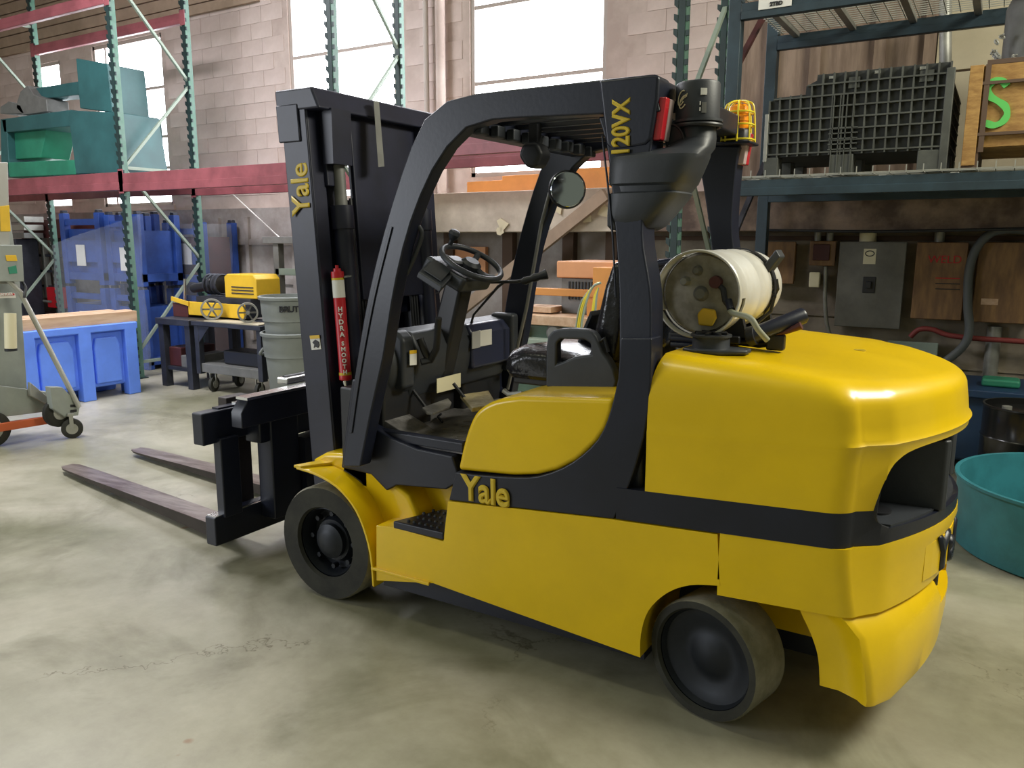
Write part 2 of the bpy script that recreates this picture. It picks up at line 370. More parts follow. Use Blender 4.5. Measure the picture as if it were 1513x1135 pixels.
# end wall with horizontal siding and roof, only seen in the far left corner
o = MB().box(-17.3, -17, -5, 8.1, 0, 6.2).build('wall_left', SIDING, kind='structure')
for k in range(30): MB().box(-17.02, -16.98, -5, 8, .2+k*.2, .2+k*.2+.17).build('siding_board', SIDING, o)
MB().box(-17.3, 6, YB-4.2, YB+.3, 6.2, 6.35).build('ceiling', ROOFM, kind='structure')
for i, y in enumerate((4.2, 5.4, 6.6)):
    MB().box(-17, 6, y-.04, y+.04, 6.0, 6.2).build('ceiling_purlin', SASH, bpy.data.objects['ceiling'])
o = MB().box(-17, -8.6, YB-.06, YB, 4.75, 4.87).build('trim_7', SIDING, kind='structure', label='wooden lintel board above the left windows')
for k in range(7): MB().box(-17, -8.6, YB-.05, YB-.0, 4.89+k*.17, 4.89+k*.17+.15).build('lap_board', SIDING, o)
# vertical pipes on the wall
for n, (x, r, z0, z1) in enumerate([(-5.62, .055, 2.2, 6.2), (-5.82, .03, 2.2, 6.2)]):
    tag(MB().cyl((x, YB-.12, z0), (x, YB-.12, z1), r).build('wall_pipe', CONW if n == 0 else SASH), ['pale thick vertical pipe beside the tall middle window', 'thin vertical pipe left of the thick pale wall pipe'][n], 'pipe')

# ================================================================ RED-BEAM PALLET RACK
rk = thing('pallet_rack', 'tall pallet rack with green toothed posts and red orange beams', 'rack', (-7.3, 6.4, 0))
def post(x, y, m, z1=6.0):
    # front face with teardrop teeth along the edge
    p = MB(); p.box(x-.035, x+.035, y, y+.07, 0, z1)
    o = p.build('post', m, rk)
    t = MB(); n = int(z1/.10)
    for k in range(n):
        z = .05+k*.10
        t.add([(x-.062, y-.004, z+.03), (x-.03, y-.004, z), (x-.03, y-.004, z+.06), (x-.062, y-.004, z+.07), (x-.062, y+.01, z+.03), (x-.03, y+.01, z), (x-.03, y+.01, z+.06), (x-.062, y+.01, z+.07)],
              [(0, 1, 2, 3), (7, 6, 5, 4), (0, 4, 5, 1), (1, 5, 6, 2), (2, 6, 7, 3), (3, 7, 4, 0)])
        t.box(x+.03, x+.055, y-.004, y+.01, z+.01, z+.05)
    t.build('post_teeth', GREEND, o, kind='stuff')
    MB().box(x-.025, x+.025, y-.006, y, 0, z1).build('post_face', GREEND, o)
    MB().box(x-.07, x+.07, y-.03, y+.1, 0, .012).build('foot_plate', GREEND, o)
for x in (-12.4, -9.0, -5.6, -2.15):
    post(x, 5.9, GREENP); post(x, 6.9, GREENP)
    z = .35; s = 0
    MB().bar((x, 5.95, .2), (x, 6.93, .2), .035, .035).build('brace', GRNPALE, rk)
    while z < 5.6:
        a, b = (5.96, 6.92) if s % 2 == 0 else (6.92, 5.96)
        MB().bar((x, a, z), (x, b, z+1.05), .035, .03).build('brace', GRNPALE, rk)
        if s % 2: MB().bar((x, 5.95, z+1.08), (x, 6.93, z+1.08), .035, .035).build('brace', GRNPALE, rk)
        z += 1.1; s += 1
def beam(x0, x1, y, z0, z1, m=ORB):
    b = MB(); b.box(x0+.036, x1-.036, y-.01, y+.045, z0, z1); b.box(x0+.036, x1-.036, y-.018, y-.01, z0, z0+(z1-z0)*.42)
    o = b.build('beam', m, rk, bevel=.004)
    for x in (x0, x1): MB().box(x-.05 if x == x0 else x-.036-.006, x+.042 if x == x0 else x+.05, y-.014, y-.008, z0-.02, z1+.03).build('beam_end_plate', m, o)
for y in (5.9, 6.9):
    beam(-12.4, -9.0, y, 2.27, 2.48); beam(-9.0, -5.6, y, 2.25, 2.46); beam(-5.6, -2.15, y, 2.42, 2.64)
    beam(-12.4, -9.0, y, 4.34, 4.47); beam(-15.6, -12.4, y, 2.27, 2.48)

# ================================================================ TEAL MACHINE ON THE RACK
tm = thing('machine_frame', 'teal and green cast machine frame lying on the left rack beams', 'machine', (-10.4, 6.4, 2.48))
def slab(pix, Y, d, name, m, bev=.01, par=tm, label=None):
    P = [hY(x, y, Y) for x, y in pix]; return MB().prY([(p.x, p.z) for p in P], Y, Y+d).build(name, m, par, bevel=bev, label=label)
slab([(112, 86), (158, 94), (166, 166), (118, 160)], 6.1, .5, 'upper_block', TEALM)
slab([(100, 163), (174, 166), (190, 256), (112, 257)], 6.05, .55, 'end_block', TEALM)
slab([(2, 176), (105, 162), (110, 186), (6, 196)], 6.1, .5, 'top_rail', TEALM)
slab([(10, 240), (112, 236), (112, 258), (14, 262)], 6.1, .5, 'bottom_rail', GRNM)
slab([(8, 186), (70, 186), (60, 233), (12, 236)], 6.2, .4, 'green_panel', GRNM)
slab([(0, 176), (9, 176), (14, 260), (2, 262)], 6.1, .5, 'side_rail', TEALM)
slab([(180, 170), (196, 170), (202, 253), (190, 255)], 6.3, .4, 'rear_plate', TEALM)
slab([(40, 132), (116, 120), (118, 140), (42, 148)], 6.3, .25, 'cross_shaft', TEALM)
slab([(25, 150), (30, 135), (40, 126), (50, 140), (68, 146), (70, 165), (34, 170), (24, 160)], 6.2, .3, 'bracket', GREYST)
slab([(12, 150), (30, 155), (36, 168), (0, 168), (0, 158)], 6.2, .3, 'arm', GREYST)
# ================================================================ BLUE BULK BIN WITH LUMBER
bb = thing('bulk_bin', 'bright blue moulded bulk bin with ribbed sides and lumber on top', 'bin', (-8.6, 4.8, 0))
m = MB()
m.box(-9.2, -8.20, 4.16, 5.32, .12, .74)
m.build('shell', BLUBIN, bb, bevel=.03, seg=3)
MB().box(-9.24, -8.13, 4.10, 5.38, .72, .80).build('rim', BLUBIN, bb, bevel=.015)
for y0, y1 in ((4.12, 4.26), (4.70, 4.84), (5.22, 5.36)): MB().box(-8.24, -8.13, y0, y1, 0, .74).build('leg_rib', BLUBIN, bb, bevel=.01)
for y0, y1 in ((4.30, 4.66), (4.88, 5.18)): MB().prX([(y0, .16), (y1, .16), (y1, .56), (y1-.04, .66), (y0+.02, .66), (y0, .56)], -8.22, -8.165).build('side_panel', BLUBIN, bb, bevel=.02)
for x in (-9.15, -8.7): MB().box(x, x+.12, 4.14, 5.34, 0, .14).build('foot', BLUBIN, bb, bevel=.01)
for x0 in (-9.1, -8.75, -8.42): MB().box(x0, x0+.12, 5.30, 5.38, 0, .74).build('leg_rib', BLUBIN, bb, bevel=.01)
for i, (x, z, dy) in enumerate([(-8.20, .80, 0), (-8.36, .80, .05), (-8.52, .80, -.06)]):
    tag(MB().box(x-.07, x+.04, 4.02+dy, 5.40+dy, z, z+.115).build('lumber', LUM, bevel=.004), ['pale pine beam along the front rim of the blue bin', 'pine beam behind the front one on the blue bin', 'rearmost pine beam on the blue bin'][i], 'lumber', 'timbers on the blue bin')
# ================================================================ GREY MATERIAL LIFT AT LEFT
lf = thing('material_lift', 'light grey hand material lift on wheels at the left edge', 'lift', (-7.1, 3.6, 0))
def px3(x, y, X): return hX(x, y, X)
def plate(pix, X, d, name, m, par=lf, bev=.006, label=None):
    P = [hX(x, y, X) for x, y in pix]; return MB().prX([(p.y, p.z) for p in P], X, X-d).build(name, m, par, bevel=bev, label=label)
plate([(-60, 600), (-60, 240), (3, 240), (30, 420), (42, 600)], -7.15, .16, 'mast', LGREY)
plate([(-30, 240), (12, 240), (16, 420), (-20, 420)], -7.0, .16, 'inner_mast', WIRE)
plate([(-8, 362), (33, 362), (36, 416), (-4, 416)], -6.9, .12, 'control_box', LGREY)
plate([(8, 377), (24, 377), (26, 386), (10, 386)], -6.895, .004, 'yellow_label', YM)
plate([(12, 395), (24, 392), (26, 404), (14, 405)], -6.895, .004, 'green_mark', GRNM)
plate([(-8, 433), (22, 433), (24, 440), (-8, 441)], -6.94, .004, 'danger_label', WHT)
plate([(-8, 433.5), (21.5, 433.5), (21.8, 436.5), (-8, 436.5)], -6.93, .004, 'danger_stripe', RED)
text('danger_lettering', 'DANGER', frame(hX(8, 435, -6.92), (0, 1, .03), (0, 0, 1)), .028, WHT, lf, off=.001)
plate([(0, 305), (14, 303), (16, 342), (1, 342)], -6.99, .006, 'yellow_sticker', YM)
a = hX(15, 463, -6.93); b = hX(16, 515, -6.93)
MB().cyl(a, b, .045, n=20).build('cream_tube', CRM, lf)
MB().cyl(b, b+Vector((0, 0, -.02)), .047, n=20).build('tube_cap', PLD, lf)
MB().tube([hX(-6, 395, -6.95), hX(30, 432, -6.95), hX(117, 602, -6.72)], .022, 10).build('brace_rod', WIRE, lf)
MB().tube([hX(33, 416, -6.95), hX(38, 425, -6.92), hX(36, 440, -6.92)], .012, 8).build('cable', PLD, lf)
plate([(-40, 565), (78, 580), (80, 607), (-40, 622)], -7.0, .08, 'base_rail', LGREY)
plate([(45, 565), (78, 592), (74, 600), (45, 585)], -6.95, .05, 'brace_rail', WIRE)
plate([(-40, 632), (76, 615), (76, 626), (-40, 645)], -6.95, .05, 'orange_step', mat('orange step paint', (.62, .13, .04), .5), label='orange step bar')
plate([(74, 572), (92, 572), (110, 590), (118, 602), (116, 614), (96, 616), (78, 604)], -6.75, .08, 'outrigger_head', LGREY)
plate([(104, 598), (115, 598), (115, 602), (104, 602)], -6.745, .01, 'socket', PLD); plate([(104, 606), (114, 605), (114, 609), (104, 610)], -6.745, .01, 'socket', PLD)
def caster(par, x, y, r, w, name='caster_wheel', ax=(1, 0, 0), m=RUB, fork=True, zt=.25):
    a = Vector((x, y, r)); ax = Vector(ax).normalized()
    o = MB().lathe(a-ax*w/2, a+ax*w/2, [(0, r*.8), (.12, r), (.88, r), (1, r*.8)], 24).build(name, m, par)
    MB().cyl(a-ax*(w/2+.004), a+ax*(w/2+.004), r*.55, n=20).build('wheel_disc', WIRE, o)
    if fork:
        f = MB()
        for s in (-1, 1): f.bar(a+ax*s*(w/2+.012), Vector((x, y, zt-.02))+ax*s*(w/2+.012), .03, .006, up=ax)
        f.bar(Vector((x, y, zt-.01))-ax*(w/2+.02), Vector((x, y, zt-.01))+ax*(w/2+.02), .05, .02)
        f.build('caster_fork', WIRE, par)
c = hZ(108, 647, 0); caster(lf, c.x, c.y, .085, .05, ax=(.85, -.5, 0), zt=.22)
c = hX(84, 609, -6.85); MB().lathe((-6.86, c.y, c.z), (-6.80, c.y, c.z), [(0, .10), (.12, .125), (.88, .125), (1, .10)], 28).build('side_wheel', RUB, lf)
MB().cyl((-6.87, c.y, c.z), (-6.79, c.y, c.z), .06, n=20).build('wheel_disc', WIRE, lf)
c = hX(2, 615, -6.85); caster(lf, -7.0, c.y-.02, .15, .06, zt=.3)

# ================================================================ THE FORKLIFT
YN, YC = 2.60, 3.27; YF = 2*YC-YN
fk = thing('forklift', 'large yellow and black forklift with a propane tank on its counterweight', 'forklift', (-1.6, YC, 0))
def sp(pix, Y=YN):                       # side profile measured in the photo on the plane y = Y
    return [(hY(x, y, Y).x, hY(x, y, Y).z) for x, y in pix]
def smooth(pts, n=4):
    return [(p.x, p.z) for p in curvept([(a, 0, b) for a, b in pts], n)]
# --- yellow lower body with wheel arch; recess for the step
arch = smooth(sp([(946, 972), (947, 938), (958, 903), (985, 877), (1020, 865), (1064, 866)]), 4)
top = sp([(1060, 790), (905, 768), (662, 741)])
body = sp([(655, 805), (640, 862)])[::-1]
prof = arch+top+[sp([(655, 800)])[0]]+sp([(580, 779), (556, 777), (556, 858), (640, 862)])
bd = MB().prY(prof, YN, YF).build('lower_body', Y_, fk)
# step recess and rear wheel wells are real cavities
xr0, xr1 = sp([(583, 775)])[0][0], sp([(656, 800)])[0][0]
cuts = []
zs = .455
for s in (0, 1):
    c = MB().prY([(-2.9, zs), (xr1-.0, zs-.01), (xr1-.0, .7), (-1.98, .9), (-2.9, .9)], YN-.1, YN+.26); w = MB().prY([(-1.02, -.1), (-1.0, .42), (-.9, .53), (-.6, .53), (-.6, -.1)], YN+.02, YN+.42)
    if s: c.mirror(YC); w.mirror(YC)
    cuts += [c]
cut(bd, cuts)
bv = bd.modifiers.new('bevel', 'BEVEL'); bv.width = .008; bv.segments = 2; bv.limit_method = 'ANGLE'; bv.angle_limit = math.radians(50); bv.harden_normals = True
# yellow back wall of the step well up to the cab floor
MB().box(-2.36, -1.94, YN+.24, YF-.24, .25, .72).build('inner_body', Y_, fk, bevel=.01)
for mir in (0, 1):
    st = MB().prZ([(-2.19, YN-.005), (xr1, YN-.005), (xr1, YN+.24), (-2.10, YN+.24)], zs-.012, zs+.022)
    if mir: st.mirror(YC)
    so = st.build('step', BK, fk, bevel=.006)
    g = MB()
    for i in range(6):
        for j in range(4):
            x = -2.13+i*.032+(.012 if j % 2 else 0); y = YN+.03+j*.055; g.cyl((x, y, zs+.02), (x, y, zs+.030), .009, .006, 8)
    if mir: g.mirror(YC)
    g.build('grip_studs', PL, so, kind='stuff')
# --- black side band rising into the rear post
def side_part(name, pts, y0, y1, m, bev=.01, seg=2, both=True, par=fk, label=None):
    out = []
    for s in ((0, 1) if both else (0,)):
        b = MB().prY(pts, y0, y1)
        if s: b.mirror(YC)
        out.append(b.build(name, m, par, bevel=bev, seg=seg, label=label))
    return out
curve = [(672, 698), (700, 702), (760, 706), (795, 704), (830, 692), (858, 674), (882, 650), (896, 622), (905, 592)]
band = smooth(sp(curve), 2)+sp([(912, 560), (916, 500), (962, 500), (961, 560), (957, 610), (950, 648), (938, 690), (925, 728), (906, 768), (662, 740)])
nb = side_part('side_band', band, YN+.004, YN+.10, BK, .006)
# lettering on the band
def on_side(px, py, Y, dx=(1, 0, 0)): p = hY(px, py, Y); return p
a = hY(682, 722, YN); b = hY(755, 733, YN)
text('brand_lettering', 'Yale', frame((a+b)/2+Vector((.0, -.001, .0)), (b-a), (0, 0, 1)), .145, YD, fk, off=.0058, sx=.92, spacing=.99)
# --- hood under the seat
hood = smooth(sp([(672, 697), (680, 660), (690, 628), (703, 607), (728, 593), (765, 587)]), 3)+sp([(905, 590), (902, 610), (893, 635), (878, 656), (850, 682), (820, 697), (790, 704), (755, 705)])
hd = MB().prY(hood, YN+.015, YF-.015).build('hood', Y_, fk, bevel=.03, seg=4)
MB().box(-1.5, -1.05, YN+.05, YF-.05, .6, 1.10).build('engine_cover', BK, fk, bevel=.02)
# --- overhead guard
TY = 2.70
def yy(py): t = min(max((700-py)/560, 0), 1); return YN+(TY-YN)*t
def pillar(outer, inner, thick, name, both=True, yfun=yy, par=fk, m=BK):
    n = 10
    def res(P):
        C = curvept([(x, y, 0) for x, y in P], 4); L = [0]
        for i in range(1, len(C)): L.append(L[-1]+(C[i]-C[i-1]).length)
        out = []
        for k in range(n*2+1):
            t = L[-1]*k/(n*2); i = next((j for j in range(len(L)-1) if L[j+1] >= t-1e-6), len(L)-2)
            f = (t-L[i])/max(L[i+1]-L[i], 1e-6); out.append(C[i].lerp(C[i+1], f))
        return out
    O, I = res(outer), res(inner); R = []
    for o, i in zip(O, I):
        A = hY(o.x, o.y, yfun(o.y)); B = hY(i.x, i.y, yfun(i.y)); T = Vector((0, thick, 0)); R.append([A, B, B+T, A+T])
    r = []
    for s in ((0, 1) if both else (0,)):
        b = MB().rings(R)
        if s: b.mirror(YC)
        r.append(b.build(name, m, par, bevel=.008, ang=50))
    return r
pillar([(506, 690), (523, 560), (543, 440), (566, 345), (590, 265), (612, 205), (634, 166), (662, 148), (703, 138), (800, 127), (900, 116), (966, 109)],
       [(532, 690), (550, 600), (566, 530), (584, 420), (606, 332), (636, 258), (664, 214), (694, 186), (735, 176), (810, 172), (900, 168), (975, 165)], .075, 'guard_rail')
# grooved ridge on the front pillar
pillar([(517, 640), (531, 545), (552, 435), (577, 335)], [(521, 640), (535, 545), (556, 435), (581, 335)], -.006, 'pillar_ridge')
# rear posts
def ypost(py): t = min(max((600-py)/430, 0), 1); return YN+.004+(TY-YN)*t
pillar([(883, 172), (897, 225), (908, 340), (914, 440), (914, 560)], [(972, 172), (962, 215), (949, 340), (962, 440), (961, 560)], .12, 'rear_post', yfun=ypost)
pillar([(889, 200), (903, 330), (909, 440)], [(892, 200), (906, 330), (912, 440)], -.008, 'post_trim', yfun=ypost)
# rear lamp housing
LP = [(884, 118), (966, 109), (974, 112), (972, 145), (962, 206), (954, 214), (940, 217), (905, 222), (895, 215)]
def lamp(mir):
    P = [hY(x, y, TY-.012) for x, y in LP]
    b = MB().prY([(p.x, p.z) for p in P], TY-.012, TY+.10)
    if mir: b.mirror(YC)
    h = b.build('lamp_housing', BK, fk, bevel=.012, seg=3)
    A = hY(975, 143, TY); B = hY(966, 207, TY)
    for (z0, z1, m, l) in ((0, .12, REDL, None), (.0, .12, WLENS, 'clear reversing lens')):
        xo = .0 if m is REDL else .045
        c = MB(); yb = TY+.005+xo
        c.add([(A.x-.012, yb, A.z), (A.x+.022, yb, A.z), (B.x+.022, yb, B.z), (B.x-.012, yb, B.z), (A.x-.012, yb+.042, A.z), (A.x+.022, yb+.042, A.z), (B.x+.022, yb+.042, B.z), (B.x-.012, yb+.042, B.z)],
              [(0, 1, 2, 3), (7, 6, 5, 4), (0, 4, 5, 1), (1, 5, 6, 2), (2, 6, 7, 3), (3, 7, 4, 0)])
        if mir: c.mirror(YC)
        c.build('lamp_lens', m, h, bevel=.006, label=l or 'red tail lens')
lamp(0); lamp(1)
# model marking up the post
a = hY(918, 222, TY-.012); b = hY(917, 157, TY-.012)
text('model_lettering', '120VX', frame((a+b)/2+Vector((.004, -.002, 0)), (b-a), (-1, 0, 0)), .090, YD, fk, off=.0036, sx=.76, spacing=1.0)
# roof: cross members and lengthwise bars
x0r, x1r = hY(690, 160, TY).x, hY(960, 130, TY).x
MB().box(x1r-.06, x1r+.03, TY+.02, 2*YC-TY-.02, 2.16, 2.25).build('rear_cross_member', BK, fk, bevel=.01)
MB().box(x0r-.10, x0r-.02, TY+.02, 2*YC-TY-.02, 2.12, 2.24).build('front_cross_member', BK, fk, bevel=.01)
for i in range(7):
    y = TY+.15+i*(2*(YC-TY)-.30)/6
    MB().prX([(y-.03, 2.235), (y+.03, 2.235), (y+.03, 2.20), (y+.015, 2.175), (y-.015, 2.175), (y-.03, 2.20)], x0r-.06, x1r).build('roof_bar', BK, fk, bevel=.003)
for i in range(9):
    y = TY+.06+i*.125
    MB().box(x0r-.012, x0r+.028, y, y+.062, 2.115, 2.165).build('roof_clip', PL, fk, bevel=.008)
# --- counterweight
TOPZ = lambda x: 1.262-.07*(x+.37)
def plan(Xr, side_in=0., b=.24, r=.07, xf=-1.0):
    """half-symmetric outline seen from above; rear face bulges"""
    y0 = YN+side_in; W_ = YC-y0; P = [(xf, y0)]
    N = 14; pts = []
    for i in range(N+1):
        t = -1+i/N; pts.append((Xr-b*abs(t)**1.9, YC+t*W_))
    xc = pts[0][0]
    out = [(xf, y0), (xf+(xc-xf)*.5, y0), (xc-r*1.25-.06, y0), (xc-r*1.25, y0)]
    for k in range(1, 6):
        a = k/6*PI/2; out.append((xc-r*1.25+r*1.25*math.sin(a)*.98, y0+r*(1-math.cos(a))))
    out += [p for p in pts[1:] if p[1] > y0+r]
    return out+[(x, 2*YC-y) for x, y in out[::-1][1:]]
def zslope(z, x): return z+.052*(x+.36)     # the paint lines climb slightly to the rear
def cw(levels, name, m, sl=1.0, par=fk):
    R = []
    for z, Xr, si, kw in levels:
        xf = kw.get('xf', -1.0); P = plan(Xr, si, kw.get('b', .26), kw.get('r', .07), xf)
        R.append([(x, y, (zslope(z, x) if kw.get('sl', 1) else z)) for x, y in P])
    return MB().rings(R).build(name, m, par, ang=32)
def front_x(z): return -1.16+(z-.68)*.20 if z < .80 else -1.045+(z-.80)*.10
R = []
XR = -.045
lv = [(.846, XR-.015, 0), (.92, XR-.012, 0), (1.0, XR-.008, 0), (1.052, XR-.003, -.002), (1.064, XR+.004, -.003), (1.078, XR-.007, 0), (1.12, XR-.012, 0), (1.17, XR-.020, .004)]
for z, Xr, si in lv:
    R.append([(x, y, zslope(z, x)) for x, y in plan(Xr, si, .26, .07, -1.02)])
# rounded shoulder towards the top
r_ = .075
for k in range(1, 8):
    a = k/7*PI/2; ins = r_*(1-math.cos(a)); up = r_*math.sin(a)
    P = plan(XR-.02-ins, .004+ins, .26-.0*ins, .07, -1.02+ins*.4)
    R.append([(x, y, (zslope(1.17, x)*(1-k/7)+(TOPZ(x)-r_)*(k/7))+up*(1 if True else 0)) for x, y in P])
for sc in (.75, .45, .15):
    last = R[7+7]
    cx, cy = -.55, YC
    R.append([(cx+(x-cx)*sc, cy+(y-cy)*sc, TOPZ(cx+(x-cx)*sc)+.016*(1-sc)) for x, y, z in last])
upb = MB().rings(R)
# slant the front edge along the post
cwu = upb.build('counterweight', Y_, fk, ang=32)
bandR = [[(x, y, zslope(z, x)) for x, y in plan(XR-.014, 0, .26, .07, -1.13)] for z in (.728, .75, .80, .8455)]
cwb = MB().rings(bandR).build('counterweight_band', BK, fk, ang=32)
lowR = []
for z, Xr, si, bb_ in [(.50, XR-.035, .004, .205), (.56, XR-.03, .0, .222), (.66, XR-.022, 0, .245), (.70, XR-.010, 0, .26), (.7275, XR-.012, .002, .26)]:
    lowR.append([(x, y, zslope(z, x)) for x, y in plan(Xr, si, bb_, .05, -.742)])
cwl = MB().rings(lowR).build('counterweight_skirt', Y_, fk, ang=32)
chR = []
for z, Xr, bb_ in [(.215, XR-.050, .115), (.235, XR-.028, .135), (.34, XR-.018, .160), (.44, XR-.016, .185), (.49, XR-.040, .207), (.52, XR-.075, .215)]:
    P_ = []
    for x, y in plan(Xr, 0, bb_, .05, -.72):
        d_ = .062*min(1, max(0, (Xr-bb_-.035-x)/.05))
        P_.append((x, YC+(y-YC)*(1-d_/.67), z))
    chR.append(P_)
chin = MB().rings(chR).build('counterweight_chin', Y_, fk, ang=32)
# pocket in the rear for the radiator grille
pocket = smooth([(2.70, .80), (2.682, .83), (2.687, .90), (2.70, .97), (2.735, 1.015), (2.80, 1.04), (2.95, 1.05), (3.27, 1.052)], 3)
pocket = pocket+[(2*YC-a, b) for a, b in pocket[::-1][1:]]+[(2*YC-2.73, .785), (3.27, .785), (2.73, .785)]
pk = MB().prX(pocket, -.52, .3)
cut(cwu, [pk.copy()]); cut(cwb, [pk.copy()])
# dark lining of the pocket
def lining():
    m = MB(); A = pocket; n = len(A)
    cy, cz = YC, .9
    In = [(-.50, y, z) for y, z in A]
    Out = []
    for y, z in A:
        t = abs((y-YC)/(YC-YN)); Out.append((XR-.018-.26*t**1.9, y, z))
    off = lambda P, k: [(x, cy+(y-cy)*k, cz+(z-cz)*k) for x, y, z in P]
    m.rings([off(Out, .985), off(In, .985), off(In, 1.0), off(Out, 1.0), off(Out, .985)], cap=False)
    m.box(-.52, -.50, 2.66, 3.88, .76, 1.06)
    return m
lining().build('pocket_lining', PLD, fk)
for y in (3.02, 3.52):
    MB().prZ([(-.46, y-.03), (-.10, y-.022), (-.085, y), (-.10, y+.022), (-.46, y+.03)], .785, 1.035).build('pocket_divider', PL, fk, bevel=.008)
MB().prZ([(-.50, 2.70)]+[(p[0]-.012, p[1]) for p in plan(XR-.02) if 2.70 < p[1] < 3.84 and p[0] > -.36]+[(-.50, 3.84)], .775, .793).build('pocket_sill', PL, fk)
MB().cyl((-.29, 2.87, .79), (-.29, 2.87, .80), .05, n=24).build('drain_cover', PLD, fk)
# rear wheel cut-outs in chin and skirt
wa = smooth([(-.80, .10), (-.80, .50), (-.60, .535), (-.51, .515), (-.46, .44), (-.42, .36), (-.40, .28), (-.385, .10)], 4)
wc = [MB().prY(wa, YN-.1, YN+.40), MB().prY(wa, YN-.1, YN+.40).mirror(YC)]
cut(chin, wc+[MB().box(-.20, .1, 3.10, 3.44, .415, .535)])
MB().cyl((-.11, YC, .36), (-.11, YC, .56), .016, n=16).build('tow_pin', PLD, fk)
# name plate on the rear
e = MB(); 
def rear_x(y, off=0): t = abs((y-YC)/(YC-YN)); return XR-.022-.26*t**1.9+off
for k in range(12):
    y0 = 2.94+k*.055; y1 = y0+.055
    e.add([(rear_x(y, o), y, z) for y in (y0, y1) for z in (.545, .675) for o in (-.01, .004)], [(0, 1, 3, 2), (4, 6, 7, 5), (0, 4, 5, 1), (2, 3, 7, 6), (0, 2, 6, 4), (1, 5, 7, 3)])
e.build('name_plate', Y_, fk)
for ch_, y in zip('Yale', (3.085, 3.205, 3.30, 3.40)):
    p = Vector((rear_x(y, .0045), y, .608)); q = Vector((rear_x(y+.03, .0045), y+.03, .608)); text('rear_brand_letter', ch_, frame(p, q-p, (0, 0, 1)), .175, BK, fk, off=.009, depth=.002, sx=.92)
# seam between body and counterweight
# filler top deck between posts and counterweight
cp = hZ(1270, 524, 1.262); MB().cyl((cp.x, cp.y, cp.z-.012), (cp.x, cp.y, TOPZ(cp.x)+.014), .022, n=20).build('lift_hole_plug', mat('plug yellow', (.45, .33, .02), .5), fk)

# --- wheels
def tyre(x, y, r, w, face, rot=0., rim=.72, steer=False, lab=None):
    """face: -1 the near side, +1 the far side"""
    ax = Vector((-math.sin(rot), -math.cos(rot), 0))*(-face)*-1
    ax = Vector((math.sin(rot)*face, face*1.0*math.cos(rot), 0))
    c = Vector((x, y, r)); o0 = c+ax*0; i0 = c-ax*w
    t = MB().lathe(i0, o0, [(0, r*rim), (.0, r*.93), (.06, r), (.94, r), (1.0, r*.972), (1.0, r*rim), (.93, r*(rim-.03))], 56, cap=False)
    t.cur = 1; t2 = t.build('wheel', None, fk, mats=[RUB, RUBT], label=lab)
    me = t2.data
    for p in me.polygons:
        rad = (Vector(p.center)-c); rr = (rad-ax*rad.dot(ax)).length
        p.material_index = 1 if rr > r*.975 else 0
    MB().lathe(i0+ax*.02, o0-ax*.012, [(0, r*rim*.99), (.93, r*rim*.99), (.96, r*(rim-.05)), (.6, r*(rim-.10)), (.6, r*.42), (.78, r*.36), (.78, .001)] if not steer else [(0, r*rim*.99), (.95, r*rim*.99), (.97, r*(rim-.04)), (.84, r*(rim-.08)), (.80, r*.62), (.70, r*.50), (.72, r*.34), (.77, r*.28), (.79, .001)], 40).build('rim', RIM, t2)
    if steer: return t2
    hb = MB().lathe(o0-ax*(w*.42), o0+ax*(-.01 if not steer else -.03), [(0, r*.30), (.75, r*.30), (.88, r*.22), (1, r*.16), (1, .001)], 28)
    hb.build('hub', RIM, t2)
    side = ax.cross(Vector((0, 0, 1)))
    for k in range(0 if steer else 8):
        a = 2*PI*k/8; p = o0-ax*(w*.34)+(side*math.cos(a)+Vector((0, 0, 1))*math.sin(a))*r*.47
        MB().cyl(p, p+ax*.03, .013, n=6).build('wheel_nut', RIM, t2)
    return t2
tyre(-2.622, YN+.005, .279, .24, -1, 0, .64)
tyre(-2.622, YF-.005, .279, .24, 1, 0, .64)
tyre(-.785, YN-.006, .222, .20, -1, math.radians(15), .86, True)
tyre(-.785, YF+.006, .222, .20, 1, math.radians(-15), .86, True)
MB().cyl((-.77, YN+.25, .222), (-.77, YF-.25, .222), .06, n=20).build('steer_axle', RIM, fk)
MB().cyl((-2.62, YN+.2, .279), (-2.62, YF-.2, .279), .10, n=20).build('drive_axle', RIM, fk)
MB().box(-2.3, -1.02, YN+.05, YF-.05, .13, .30).build('frame', BK, fk)
MB().box(-1.05, -.40, YN+.42, YF-.42, .13, .56).build('rear_frame', BK, fk)
